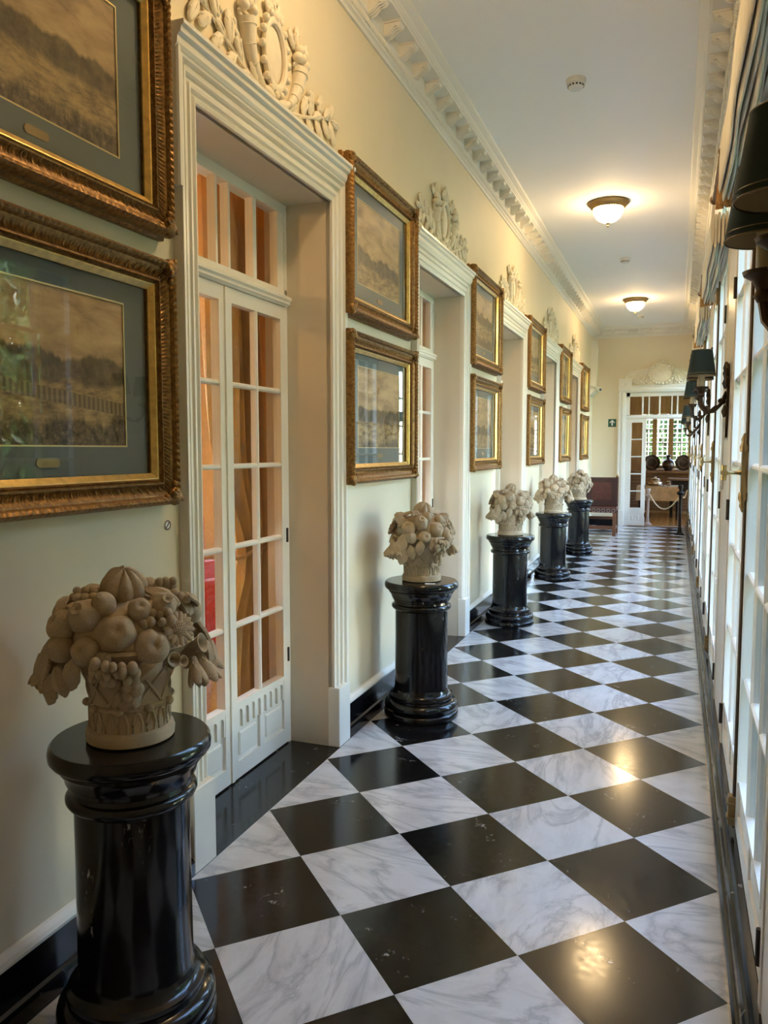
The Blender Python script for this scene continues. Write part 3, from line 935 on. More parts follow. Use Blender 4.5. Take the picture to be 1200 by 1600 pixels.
def disc_mesh():
    mb = MB().ell((0, 0, 0), (0.56, 0.56, 0.30), 20, 8)
    for i in range(-3, 4):
        for j in range(-3, 4):
            x, y = i * 0.13, j * 0.13
            if x * x + y * y < 0.2:
                mb.ell((x, y, 0.29 * math.sqrt(max(0.05, 1 - (x * x + y * y) / 0.32))), (0.06, 0.06, 0.05), 6, 4)
    return mb.mesh('sunflower', M['stone'], True)
FR['sunflower'] = disc_mesh()
FR['trumpet'] = MB().lathe([(0.25, -1.1), (0.35, -0.6), (0.55, -0.1), (0.78, 0.3), (0.98, 0.55), (1.0, 0.64), (0.9, 0.66), (0.62, 0.45), (0.42, 0.1), (0.30, -0.3), (0.0, -0.4)], n=20).mesh('trumpet_flower', M['stone'], True)
def lily_mesh():
    mb = MB()
    for k in range(6):
        a = 2 * PI * k / 6
        rot = Euler((0, 0, a)).to_matrix() @ Euler((0, R(24), 0)).to_matrix()
        mb.ell(rot @ Vector((0.20, 0, 0.10)), (0.20, 0.34, 0.95), 10, 8, rot)
    return mb.mesh('lily', M['stone'], True)
FR['lily'] = lily_mesh()

def dir_rot(d, roll=0.0):
    d = Vector(d).normalized()
    q = d.to_track_quat('Z', 'Y')
    return (q.to_matrix() @ Matrix.Rotation(roll, 3, 'Z')).to_euler()

def make_basket():
    t = thing('fruit_basket', None, 'sculpture', group='carved stone fruit baskets on the pedestals')
    n = 48
    MB().lathe([(0.104, 0.0), (0.112, 0.003), (0.114, 0.020), (0.110, 0.032), (0.102, 0.036)], n=n).build('base_ring', M['stone'], t)
    body = MB().lathe([(0.102, 0.036), (0.100, 0.060), (0.099, 0.088), (0.104, 0.092), (0.105, 0.099), (0.100, 0.104), (0.100, 0.130), (0.106, 0.165), (0.120, 0.200), (0.142, 0.225), (0.160, 0.243), (0.167, 0.250), (0.160, 0.258), (0.0, 0.262)], n=n).build('basket_body', M['stone'], t)
    # ring of upright leaves at the foot
    for k in range(18):
        a = 2 * PI * k / 18
        c, s = math.cos(a), math.sin(a)
        MB().tube([(0.101 * math.cos(a + w) , 0.101 * math.sin(a + w), z) for w, z in ((-0.11, 0.038), (-0.12, 0.060), (-0.06, 0.083), (0.0, 0.087), (0.06, 0.083), (0.12, 0.060), (0.11, 0.038))], 0.0042, 5).build('foot_leaf', M['stone'], body)
    for k in range(9):
        a = 2 * PI * (k + 0.4) / 9
        MB().ell((0.108 * math.cos(a), 0.108 * math.sin(a), 0.097), (0.012, 0.012, 0.011), 8, 6).build('foot_bud', M['stone'], body)
    # woven lattice of crossing withies
    def rad(z):
        if z < 0.13: return 0.0995
        if z < 0.165: return 0.100 + 0.006 * (z - 0.13) / 0.035
        return 0.106 + 0.016 * ((z - 0.165) / 0.04) ** 1.1
    for k in range(9):
        for sgn in (-1, 1):
            a0 = 2 * PI * k / 9
            pts = []
            for i in range(9):
                q = i / 8
                z = 0.106 + 0.100 * q
                r = rad(z) + 0.001 + 0.002 * math.cos(q * 3 * PI + (0 if sgn > 0 else PI))
                pts.append((r * math.cos(a0 + sgn * q * 0.75), r * math.sin(a0 + sgn * q * 0.75), z))
            MB().tube(pts, 0.0050, 5).build('withy', M['stone'], body)
    MB().ell((0, 0, 0.27), (0.150, 0.150, 0.105), 28, 16, None, lambda th, ph: 1 + 0.04 * math.sin(7 * ph) * math.sin(5 * th)).build('fruit_bed', M['stone'], t)
    # fruit listed for one face of the basket: (kind, across, up, size); depth found on the dome; both faces alike
    F = [('melon', -0.008, 0.392, 0.060), ('pomegranate', -0.100, 0.338, 0.042), ('apple', -0.155, 0.310, 0.040), ('lemon', -0.158, 0.258, 0.034), ('apple', -0.098, 0.258, 0.036),
         ('apple', -0.020, 0.300, 0.043), ('peach', 0.056, 0.262, 0.045), ('pomegranate', 0.085, 0.352, 0.036), ('apple', 0.030, 0.350, 0.030), ('lemon', -0.055, 0.365, 0.030),
         ('trumpet', 0.172, 0.240, 0.026), ('trumpet', 0.105, 0.222, 0.019), ('trumpet', 0.128, 0.212, 0.015), ('trumpet', 0.098, 0.208, 0.013)]
    rnd = random.Random(11)
    for face in (0, 1):
        rz = Matrix.Rotation(PI * face, 3, 'Z')
        def depth(a, z, rr=0.185, zz=0.185, zc=0.235):
            q = 1 - (a / rr) ** 2 - ((z - zc) / zz) ** 2
            return rr * 0.86 * math.sqrt(max(0.0, q))
        for kd, a, z, r in F:
            if face and kd == 'melon': continue
            b = depth(a, z) if kd != 'melon' else 0.02
            d = Vector((a * 0.6, -max(b, 0.05), 0.05 + (z - 0.26) * 0.5))
            if kd == 'melon': d = Vector((0.05, -0.35, 1))
            o = place('trumpet_flower' if kd == 'trumpet' else kd, FR[kd], t, rz @ Vector((a, -b * 0.92, z)), (rz @ dir_rot(d, rnd.uniform(0, 6)).to_matrix()).to_euler())
            o.scale = (r, r, r * (1.0 if kd != 'lemon' else 1.2))
        # sunflower with its petals
        c = Vector((0.122, -0.120, 0.298)); d = Vector((0.45, -0.85, 0.35))
        sf = place('sunflower', FR['sunflower'], t, rz @ c, (rz @ dir_rot(d).to_matrix()).to_euler())
        sf.scale = (0.044,) * 3
        for k in range(18):
            p = place('petal', FR['petal'], sf, (0, 0, -0.10 + 0.06 * (k % 2)), (R(8), 0, 2 * PI * k / 18))
        # bunches of grapes
        def bunch(points, r):
            for a, z, b in points:
                o = place('grape', FR['grape'], t, rz @ Vector((a, -b, z)), (rnd.uniform(-1, 1), rnd.uniform(-1, 1), 0))
                o.scale = (r, r, r)
        bunch([(0.038 + 0.021 * (k % 4) + rnd.uniform(-.004, .004), 0.318 + 0.018 * (k // 4) + 0.004 * (k % 2), 0.130 - 0.012 * (k // 4)) for k in range(11)], 0.0125)
        bunch([(-0.118 + 0.018 * (k % 4), 0.378 + 0.014 * (k // 4), 0.055 - 0.01 * (k // 4)) for k in range(7)], 0.0115)
        bunch([(0.118 + 0.015 * k, 0.372 - 0.008 * k, 0.03) for k in range(3)], 0.012)
        # cascade of grapes over the rim
        for k in range(44):
            q = k / 43
            w = 0.040 * (1 - q) ** 0.5 + 0.010
            a = -0.030 + 0.030 * q + rnd.uniform(-w, w)
            z = 0.240 - 0.125 * q + rnd.uniform(-0.006, 0.006)
            b = 0.192 - 0.066 * q + rnd.uniform(-0.008, 0.008)
            o = place('grape', FR['grape'], t, rz @ Vector((a, -b, z)))
            s = rnd.uniform(0.0100, 0.0145); o.scale = (s, s, s * 1.1)
        # leaves over rim, crown and hanging sides
        LV = [(0.100, 0.365, 0.050, 0.050, (0.3, -0.4, 1), 0.5), (-0.060, 0.235, 0.165, 0.040, (-0.3, -1, 0.1), 2.6), (0.005, 0.160, 0.132, 0.040, (0.2, -1, 0.1), 3.3), (-0.130, 0.215, 0.125, 0.042, (-0.7, -0.8, -0.1), 2.9),
              (-0.195, 0.240, 0.045, 0.055, (-1, -0.4, 0.2), 3.0), (-0.215, 0.200, 0.010, 0.050, (-1, -0.1, 0.0), 3.3), (-0.190, 0.165, 0.050, 0.048, (-0.8, -0.7, -0.2), 2.8), (-0.165, 0.190, 0.085, 0.040, (-0.6, -0.9, -0.1), 3.4),
              (0.060, 0.222, 0.155, 0.040, (0.3, -1, 0), 2.2), (0.205, 0.215, 0.030, 0.040, (1, -0.3, 0.1), 3.1), (-0.165, 0.345, 0.010, 0.042, (-0.8, -0.2, 0.8), 1.0), (0.150, 0.330, 0.015, 0.042, (0.8, -0.2, 0.7), -1.0)]
        for a, z, b, s, d, roll in LV:
            o = place('leaf', FR['leaf'], t, rz @ Vector((a, -b, z)), (rz @ dir_rot(d, roll).to_matrix()).to_euler())
            o.scale = (s, s, s)
        for a, z, b, s, d in ((0.190, 0.178, 0.050, 0.052, (0.35, -0.2, -1)), (0.165, 0.180, 0.090, 0.044, (0.2, -0.4, -1)), (0.205, 0.185, 0.0, 0.046, (0.5, 0.0, -1)), (-0.200, 0.190, 0.02, 0.046, (-0.4, -0.1, -1))):
            o = place('lily', FR['lily'], t, rz @ Vector((a, -b, z)), (rz @ dir_rot(d).to_matrix()).to_euler())
            o.scale = (s, s, s)
    return t
bas = make_basket()
BROT = [R(38), R(62), R(55), R(20), R(95)]
BLAB = ['large carved stone basket of fruit and flowers on the nearest pedestal', 'carved stone basket of fruit on the second pedestal, beside a white card', 'carved stone basket of fruit on the third pedestal', 'pale carved stone basket of fruit on the fourth pedestal', 'pale carved stone basket of fruit on the farthest pedestal']
for k in range(5):
    b = bas if k == 0 else copy_tree(bas)
    b.location = (PEDX + (0.034 if k == 0 else 0), PEDY[k], 0.7585)
    b.scale = (0.95, 0.95, 0.97)
    b.rotation_euler = (0, 0, BROT[k])
    b['label'] = BLAB[k]

# ================================================================== OVERDOOR RELIEFS
def flatback(mb):
    mb.v = [(max(p[0], 0.0006), p[1], p[2]) for p in mb.v]
    return mb

def flat_leaf(name, mb_parent, y, z, ang, ln, w, x=0.012, mat=None):
    rot = Euler((-ang, 0, 0)).to_matrix()       # local z is the leaf length, turned in the wall plane
    c = Vector((x, y, z)) + rot @ Vector((0, 0, ln * 0.55))
    wv = lambda th, ph: 1 + 0.16 * abs(math.cos(th * 4.5)) - 0.10
    mb = MB().ell(c, (0.012, w * 0.56, ln * 0.5), 12, 12, rot, wv)
    mb.tube([Vector((x + 0.004, y, z)), c + Vector((0.013, 0, 0)), Vector((x + 0.004, y, z)) + rot @ Vector((0, 0, ln * 1.02))], 0.003, 5)
    for sgn in (-1, 1):
        mb.tube([c + Vector((0.011, 0, 0)) + rot @ Vector((0, 0, -ln * 0.15)), c + rot @ Vector((0.006, sgn * w * 0.5, ln * 0.18))], 0.0022, 4)
    return flatback(mb).build(name, mat or M['relief'], mb_parent)

def make_relief():
    t = thing('overdoor_relief', None, 'relief', group='plaster reliefs over the left doorways')
    m = M['relief']
    rx = Matrix.Rotation(PI / 2, 3, 'Y')
    # oval cartouche: rim ring and domed field
    rows = []
    for k in range(40):
        a = 2 * PI * k / 40
        row = []
        for q in range(8):
            b = 2 * PI * q / 8
            rr = 1 + 0.14 * math.cos(b)
            row.append((0.018 + 0.014 * math.sin(b), 0.083 * rr * math.cos(a), 0.215 + 0.128 * rr * math.sin(a)))
        rows.append(row)
    cart = MB().grid(rows, True, True).build('cartouche_rim', m, t)
    flatback(MB().ell((0.002, 0, 0.215), (0.022, 0.078, 0.122), 24, 10)).build('cartouche_field', m, cart)
    for k in range(16):
        a = 2 * PI * k / 16
        MB().ell((0.022, 0.105 * math.cos(a), 0.215 + 0.155 * math.sin(a)), (0.016, 0.016, 0.016), 8, 6).build('rose_bud', m, cart)
    # crest on top and knot at the foot
    for k in range(5):
        flat_leaf('crest_leaf', t, 0, 0.345, R(-56 + 28 * k), 0.105 if k == 2 else 0.085, 0.045, 0.018)
    flatback(MB().ell((0.02, 0, 0.36), (0.022, 0.024, 0.024), 10, 8)).build('crest_boss', m, t)
    for s in (-1, 1):
        flatback(MB().ell((0.02, s * 0.055, 0.040), (0.022, 0.045, 0.024), 12, 8, Euler((s * 0.4, 0, 0)).to_matrix())).build('ribbon_bow', m, t)
        flat_leaf('ribbon_tail', t, s * 0.01, 0.05, s * R(150), 0.05, 0.02)
    # horns of plenty, curving out and up
    for s in (-1, 1):
        pts = [(0.014, s * y, z) for y, z in ((0.040, 0.045), (0.090, 0.055), (0.140, 0.085), (0.180, 0.130), (0.208, 0.190), (0.222, 0.250))]
        hn = flatback(MB().tube(pts, [0.008, 0.013, 0.018, 0.024, 0.031, 0.042], 12)).build('horn_of_plenty', m, t)
        for i in range(1, 6):
            p, q = Vector(pts[i - 1]), Vector(pts[i])
            for f in (0.6,):
                c = p.lerp(q, f); r = [0.008, 0.013, 0.018, 0.024, 0.031, 0.042][i] * (0.8 + 0.2 * f)
                dq = (q - p).normalized(); nn = Vector((0, -dq.z, dq.y))
                flatback(MB().tube([c + nn * r * math.cos(a) + Vector((r * math.sin(a), 0, 0)) for a in [PI * j / 8 for j in range(9)]], 0.0024, 5)).build('horn_band', m, hn)
        MB().tube([(0.016, s * 0.222 + 0.052 * math.cos(a), 0.255 + 0.014 * math.sin(a)) for a in [2 * PI * i / 14 for i in range(15)]], 0.007, 6).build('horn_lip', m, hn)
        for i, (y, z) in enumerate(((0.190, 0.290), (0.225, 0.300), (0.255, 0.280), (0.205, 0.325), (0.240, 0.325))):
            MB().ell((0.026, s * y, z), (0.024, 0.024, 0.022), 10, 8).build('flower', m, hn)
        flat_leaf('horn_leaf', hn, s * 0.215, 0.33, s * R(-8), 0.09, 0.035)
        flat_leaf('horn_leaf', hn, s * 0.245, 0.32, s * R(38), 0.08, 0.035)
        flat_leaf('horn_leaf', hn, s * 0.185, 0.32, s * R(-40), 0.08, 0.035)
        # long leafy spray along the foot
        sp = [(0.012, s * y, z) for y, z in ((0.06, 0.040), (0.16, 0.050), (0.27, 0.080), (0.37, 0.115), (0.46, 0.150), (0.56, 0.172))]
        stem = MB().tube(sp, [0.010, 0.009, 0.008, 0.007, 0.006, 0.004], 6).build('spray_stem', m, t)
        for y, z, a, ln, w in ((0.13, 0.05, 40, 0.085, 0.040), (0.20, 0.06, 120, 0.070, 0.036), (0.25, 0.08, 25, 0.10, 0.044), (0.29, 0.085, 128, 0.085, 0.040), (0.325, 0.105, 8, 0.115, 0.052), (0.36, 0.11, 60, 0.08, 0.038),
                               (0.38, 0.115, 135, 0.095, 0.042), (0.415, 0.14, 18, 0.10, 0.046), (0.455, 0.145, 130, 0.095, 0.042), (0.475, 0.155, 48, 0.085, 0.040), (0.53, 0.165, 150, 0.11, 0.042), (0.555, 0.17, 95, 0.075, 0.036), (0.535, 0.17, 25, 0.08, 0.036)):
            flat_leaf('spray_leaf', stem, s * y, z, s * R(a), ln, w, 0.013)
        for y, z in ((0.30, 0.16), (0.335, 0.185), (0.31, 0.195), (0.40, 0.19), (0.42, 0.165)):
            MB().ell((0.016, s * y, z), (0.012, 0.012, 0.012), 8, 6).build('berry', m, stem)
    return t
rel = make_relief()
RLAB = ['plaster relief with oval cartouche and leaf sprays over the nearest doorway', 'plaster relief with oval cartouche over the second doorway on the left', 'plaster relief with oval cartouche over the third doorway on the left', 'plaster relief with oval cartouche over the fourth doorway on the left', 'plaster relief with oval cartouche over the farthest doorway on the left']
for k in range(5):
    r = rel if k == 0 else copy_tree(rel)
    r.location = (WL, DOOR0 + P * k, 2.835)
    r['label'] = RLAB[k]

# ================================================================== CEILING FITTINGS
def make_lamp():
    t = thing('ceiling_lamp', None, 'lamp', group='brass and alabaster ceiling lamps')
    rim = MB().lathe([(0.150, 0.0), (0.188, -0.006), (0.190, -0.016), (0.176, -0.030), (0.168, -0.034), (0.160, -0.050), (0.148, -0.062), (0.140, -0.060), (0.142, -0.040), (0.120, -0.02)], n=48, cap=False).build('brass_rim', M['antique'], t)
    for k in range(40):
        a = 2 * PI * k / 40
        MB().ell((0.145 * math.cos(a), 0.145 * math.sin(a), -0.063), (0.006, 0.006, 0.005), 6, 4).build('bead', M['antique'], rim)
    prof = [(0.138, -0.055)] + [(0.138 * math.cos(a), -0.060 - 0.128 * math.sin(a)) for a in [PI / 2 * i / 12 for i in range(13)]]
    MB().lathe(prof, n=40, cap=False).build('glass_bowl', M['bowl'], t)
    MB().lathe([(0.0, -0.186), (0.020, -0.188), (0.022, -0.194), (0.012, -0.200), (0.007, -0.208), (0.010, -0.216), (0.006, -0.226), (0.0, -0.232)], n=16, cap=False).build('finial', M['antique'], t)
    return t
lamp = make_lamp()
for k, (y, lb) in enumerate(((5.67, 'nearer lit alabaster ceiling lamp with brass rim'), (10.75, 'farther lit alabaster ceiling lamp with brass rim, towards the end wall'), (0.60, 'lit alabaster ceiling lamp above the viewer, out of the picture'))):
    l = lamp if k == 0 else copy_tree(lamp)
    l.location = (-0.845, y, ZC)
    l['label'] = lb
def make_smoke():
    t = thing('smoke_detector', None, 'smoke detector', group='white ceiling smoke detectors')
    MB().lathe([(0.062, 0.0), (0.062, -0.012), (0.058, -0.030), (0.050, -0.034)], n=32).build('detector_base', M['plastic'], t)
    b = MB().lathe([(0.050, -0.034), (0.046, -0.050), (0.036, -0.060), (0.0, -0.062)], n=32, cap=False).build('detector_head', M['plastic'], t)
    for k in range(14):
        a = 2 * PI * k / 14
        MB().box(0.0475, 0.0505, -0.006, 0.006, -0.047, -0.037).build('vent_slot', M['darkplastic'], b, (0, 0, 0), (0, 0, a), smooth=False)
    return t
sm = make_smoke()
for k, (y, lb) in enumerate(((3.05, 'white smoke detector on the ceiling before the nearer lamp'), (7.98, 'white smoke detector on the ceiling between the two lamps'), (12.3, 'white smoke detector on the ceiling beyond the farther lamp'))):
    s = sm if k == 0 else copy_tree(sm)
    s.location = (-0.833, y, ZC)
    s['label'] = lb

# ================================================================== SCONCES
def make_sconce(cx):
    t = thing('wall_sconce', None, 'sconce', group='bronze wall sconces with green shades')
    pts = [(0, -0.235), (0.010, -0.20), (0.016, -0.15), (0.024, -0.10), (0.040, -0.06), (0.050, -0.02), (0.046, 0.02), (0.034, 0.05), (0.024, 0.075), (0.012, 0.10), (0, 0.115)]
    pts += [(-y, z) for y, z in pts[-2:0:-1]]
    bp = MB().prism(pts, 'x', 0.0, 0.012).build('backplate', M['bronze'], t, smooth=False, bevel=0.003)
    for y, z, a in ((0.03, 0.0, 40), (-0.03, 0.0, -40), (0.02, -0.08, 150), (-0.02, -0.08, -150), (0, 0.06, 0), (0.012, 0.04, 25), (-0.012, 0.04, -25)):
        flat_leaf('acanthus_leaf', bp, y, z, R(a), 0.06, 0.03, 0.014, M['bronze'])
    for s in (-1, 1):
        path = [(0.010, s * 0.01, -0.02), (cx * 0.24, s * 0.025, -0.070), (cx * 0.48, s * 0.055, -0.105), (cx * 0.76, s * 0.085, -0.110), (cx * 0.96, s * 0.105, -0.080), (cx, s * 0.11, -0.045)]
        arm = MB().tube(path, [0.010, 0.009, 0.008, 0.008, 0.008, 0.010], 8).build('arm', M['bronze'], t)
        cy = s * 0.11
        for i, (q, a) in enumerate(((1, 60), (2, 120), (3, 20), (2, -40))):
            MB().ell((path[q][0], path[q][1], path[q][2] + 0.008), (0.012, 0.006, 0.018), 8, 6, Euler((0, R(a), 0)).to_matrix()).build('scroll_leaf', M['bronze'], arm)
        MB().lathe([(0.010, -0.050), (0.016, -0.040), (0.012, -0.030), (0.018, -0.015), (0.032, -0.006), (0.034, 0.0), (0.020, 0.002), (0.0, 0.003)], (cx, cy, 0), 20).build('drip_cup', M['bronze'], arm)
        MB().lathe([(0.014, 0.002), (0.0145, 0.080), (0.0, 0.081)], (cx, cy, 0), 16).build('candle_sleeve', M['candle'], arm)
        sh = MB().lathe([(0.0625, 0.050), (0.045, 0.168), (0.0438, 0.168), (0.0613, 0.050), (0.0625, 0.050)], (cx, cy, 0), 36, cap=False).build('shade', M['shade'], t)
        MB().lathe([(0.0610, 0.0505), (0.0436, 0.1675)], (cx, cy, 0), 36, cap=False).build('shade_lining', M['shade_in'], sh)
        for r, z in ((0.0630, 0.0505), (0.0612, 0.0610), (0.0458, 0.1665)):
            MB().lathe([(r - 0.001, z - 0.0016), (r + 0.0008, z), (r - 0.001, z + 0.0016)], (cx, cy, 0), 36, cap=False).build('braid', M['shade_trim'], sh)
    return t
sc = make_sconce(0.125)
sc_near = make_sconce(0.094)
SLAB = ['bronze two-arm wall sconce with dark green shades nearest the viewer, cut by the picture edge', 'second bronze wall sconce, its dark green shade against the end doorway relief', 'third bronze wall sconce with green shade from the viewer', 'fourth bronze wall sconce with green shade from the viewer', 'farthest bronze wall sconce with green shade on the window wall']
SY = [-0.86, 1.86, 4.25, 6.72, 9.2]
for k in range(5):
    s = sc_near if k == 0 else sc if k == 1 else copy_tree(sc)
    s.location = (WR, SY[k], 1.765 + (0.05 if k == 2 else 0))
    s.rotation_euler = (0, 0, PI)
    s['label'] = SLAB[k]
tag(MB().lathe([(0.034, 0), (0.036, 0.006), (0.030, 0.014), (0.0, 0.016)], n=28, mat=Matrix.Rotation(-PI / 2, 3, 'Y')).build('round_wall_fitting', M['plastic'], None, (WR, 2.10, 1.31)), 'small round grey plate on the window wall below the second sconce', 'fitting')

# ================================================================== WINDOW BLINDS
def make_blind():
    t = thing('window_blind', None, 'blind', group='gathered blinds over the garden windows')
    # local +y runs towards the viewer after the half turn; the far end is at -y
    y0, y1 = -0.78, 0.90
    def fold(x, z0, z1, w, ph, name='blind_fold', mat=None):
        rows = []
        for i in range(41):
            y = y0 + (y1 - y0) * i / 40
            dz = 0.010 * math.sin(5 * y + ph) + 0.006 * math.sin(13 * y + 2 * ph)
            dx = 0.003 * math.sin(7 * y + ph)
            row = []
            for a, b in ((-0.5, 1.0), (-0.5, 0.12), (-0.28, 0.02), (0.0, 0.0), (0.28, 0.02), (0.5, 0.12), (0.5, 1.0), (0.2, 1.03), (-0.2, 1.03)):
                row.append((x + dx + a * w, y, z0 + dz * (1 - b) + b * (z1 - z0)))
            rows.append(row)
        mb = MB().grid(rows, closed_v=True)
        n = 9
        mb.f.append(tuple(range(n))); mb.f.append(tuple(range(41 * n - 1, 40 * n - 1, -1)))
        return mb.build(name, mat or M['linen'], t)
    fold(0.082, -0.035, 0.150, 0.012, 0.0, 'front_band')
    for k, (x, z) in enumerate(((0.066, -0.055), (0.050, -0.045), (0.035, -0.062), (0.020, -0.050))):
        fold(x, z, 0.10 + 0.01 * (k % 2), 0.013, 1.3 * k + 0.7)
    # pole crossing the pier beyond the far end, with its knob
    MB().tube([(0.082, y0 - 0.62, 0.130), (0.082, y0 + 0.05, 0.130)], 0.015, 12).build('pole', M['pole'], t)
    MB().ell((0.082, y0 - 0.62, 0.130), (0.024, 0.022, 0.024), 14, 10).build('pole_knob', M['pole'], t)
    # amber tail of hanging strands at the far end
    tl = MB().box(0.018, 0.084, y0 - 0.10, y0 - 0.02, 0.090, 0.125).build('tail_heading', M['fringe'], t, bevel=0.004)
    rnd = random.Random(2)
    for k in range(14):
        x = 0.020 + 0.062 * (k % 7) / 6
        y = y0 - 0.035 - 0.05 * (k // 7)
        MB().tube([(x, y, 0.10), (x + rnd.uniform(-.004, .004), y, 0.03), (x + rnd.uniform(-.006, .006), y - 0.01, -0.045 - 0.02 * rnd.random())], [0.007, 0.009, 0.012], 6).build('tail_strand', M['fringe'], tl)
    return t
bl = make_blind()
for k in range(5):
    b = bl if k == 0 else copy_tree(bl)
    b.location = (WR, WIN0 + P * k, 2.56)
    b.rotation_euler = (0, 0, PI)
    b['label'] = 'gathered cream blind with amber fringe over the %s garden window' % ['nearest', 'second', 'third', 'fourth', 'fifth'][k]
# ================================================================== END DOORWAY
def end_door():
    root = thing('door_6', 'white end doorway with narrow glazed side leaf, open into the dining room', 'door', (0, 0, 0), 0, None, 'structure')
    y = YE
    m = M['white']
    prof = [(0.0, 0), (0.012, 0.020), (0.030, 0.022), (0.034, 0.034), (0.060, 0.036), (0.066, 0.026), (0.090, 0.026), (0.096, 0.044), (0.126, 0.048), (0.128, 0.0)]
    def side(x0, s, name):
        MB().prism([(x0 + s * d, y - u) for d, u in prof], 'z', 0.30, 2.56).build(name, m, root, smooth=False)
    side(EX0, -1, 'architrave_side'); 
    MB().prism([(y - u, EZ + d) for d, u in prof], 'x', EX0 - 0.128, EX1).build('architrave_head', m, root, smooth=False)
    box('plinth_block', m, (EX0 - 0.13, EX0, y - 0.05, y, 0, 0.30), root, 0.003)
    cb = box('corner_block', m, (EX0 - 0.135, EX0 + 0.10, y - 0.056, y, 2.60, 2.815), root, 0.004)
    for r in (0.050, 0.032):
        MB().tube([(EX0 - 0.02 + r * math.cos(a), y - 0.058, 2.70 + r * math.sin(a)) for a in [2 * PI * i / 20 for i in range(21)]], 0.007, 6).build('rosette_ring', m, cb)
    box('reveal_lining', m, (EX0, EX0 + 0.012, y, y + 0.25, 0, EZ), root)
    # frame, transom with six lights
    yf = y + 0.06
    fr = MB()
    fr.box(EX0, -1.052, yf, yf + 0.06, 0, EZ).box(EX0, EX1, yf, yf + 0.06, 2.485, EZ).box(EX0, EX1, yf, yf + 0.06, 2.055, 2.135)
    frame = fr.build('door_frame', m, root, smooth=False)
    MB().prism([(yf, 2.06), (yf - 0.02, 2.075), (yf - 0.02, 2.10), (yf, 2.12)], 'x', EX0, EX1).build('transom_bar', m, root, smooth=False)
    xs = [-1.052, -0.83, -0.80, -0.712, -0.69, -0.523, -0.493, -0.303, -0.281, -0.205, -0.179, 0.05]
    for i in range(0, 12, 2):
        box('transom_pane', M['glass'], (xs[i] - 0.003, xs[i + 1] + 0.003, yf + 0.028, yf + 0.031, 2.13, 2.49), frame)
        if i < 10:
            box('transom_mullion', m, (xs[i + 1], xs[i + 2], yf + 0.01, yf + 0.05, 2.135, 2.485), frame)
    # fixed side leaf (built along its own y axis, then turned)
    hold = bpy.data.objects.new('side_leaf', None)
    lf = make_leaf(None, -0.145, 0.145, 0.012, 2.052, 0.353, 1.99, 5, 1, 0.0, M['glass'], True, 'door_leaf')
    bpy.data.objects.remove(hold)
    lf.parent = root
    lf.location = (-0.91, yf, 0); lf.rotation_euler = (0, 0, -PI / 2)
    box('door_post', m, (-0.765, -0.735, yf - 0.005, yf + 0.055, 0, 2.055), root)
    for z in (0.18, 0.72, 1.25, 1.80):
        box('hinge', M['iron'], (-0.742, -0.732, yf - 0.010, yf, z, z + 0.08), root)
    box('threshold', M['oak'], (EX0, EX1, y, y + 0.25, -0.04, 0.004), root)
    return root
end_door()

def end_relief():
    t = thing('end_relief', 'broad plaster relief with shell wing and cartouche over the end doorway', 'relief', (-0.50, YE, 2.69))
    m = M['relief']
    # wing of overlapping fluted feathers on each side
    for s in (-1, 1):
        pts = [(s * 0.10, 0.0), (s * 0.34, 0.005), (s * 0.645, 0.12), (s * 0.640, 0.19), (s * 0.57, 0.265), (s * 0.40, 0.285), (s * 0.20, 0.32), (s * 0.10, 0.30)]
        wing = MB().prism(pts, 'y', -0.050, -0.0006).build('wing_slab', m, t, smooth=False, bevel=0.008)
        for k in range(7):
            q = k / 6
            path = []
            for i in range(9):
                u = i / 8
                x = 0.22 + (0.64 - 0.075 * k - 0.22) * math.sin(u * PI / 2)
                z = 0.285 - 0.03 * q - (0.15 + 0.045 * k * 0.2) * (1 - math.cos(u * PI / 2)) - 0.028 * k * (0.4 + 0.6 * u) * 0.9
                path.append((s * x, -0.052, max(0.02, z)))
            MB().tube(path, 0.012, 6).build('feather', m, wing)
        for i, (x, z) in enumerate(((0.36, 0.055), (0.31, 0.035), (0.27, 0.065), (0.24, 0.03), (0.42, 0.08), (0.47, 0.10))):
            MB().ell((s * x, -0.064, z), (0.024, 0.022, 0.020), 10, 8).build('flower', m, wing)
    rows = []
    for k in range(36):
        a = 2 * PI * k / 36
        row = []
        for q in range(8):
            b = 2 * PI * q / 8
            rr = 1 + 0.12 * math.cos(b)
            row.append((0.215 * rr * math.cos(a), -0.065 - 0.024 * math.sin(b), 0.20 + 0.17 * rr * math.sin(a)))
        rows.append(row)
    c = MB().grid(rows, True, True).build('cartouche_rim', m, t)
    MB().ell((0, -0.062, 0.20), (0.205, 0.045, 0.16), 24, 12).build('cartouche_field', m, c)
    rnd = random.Random(5)
    for k in range(22):
        a = 2 * PI * k / 22
        MB().ell((0.225 * math.cos(a), -0.085, 0.205 + 0.185 * math.sin(a)), (rnd.uniform(0.02, 0.036), 0.026, rnd.uniform(0.018, 0.03)), 10, 6, Euler((0, a, 0)).to_matrix()).build('scroll_leaf', m, c)
    MB().ell((0, -0.05, 0.40), (0.09, 0.03, 0.06), 14, 8, None, lambda th, ph: 1 + 0.12 * math.cos(9 * ph)).build('crest_shell', m, t)
end_relief()

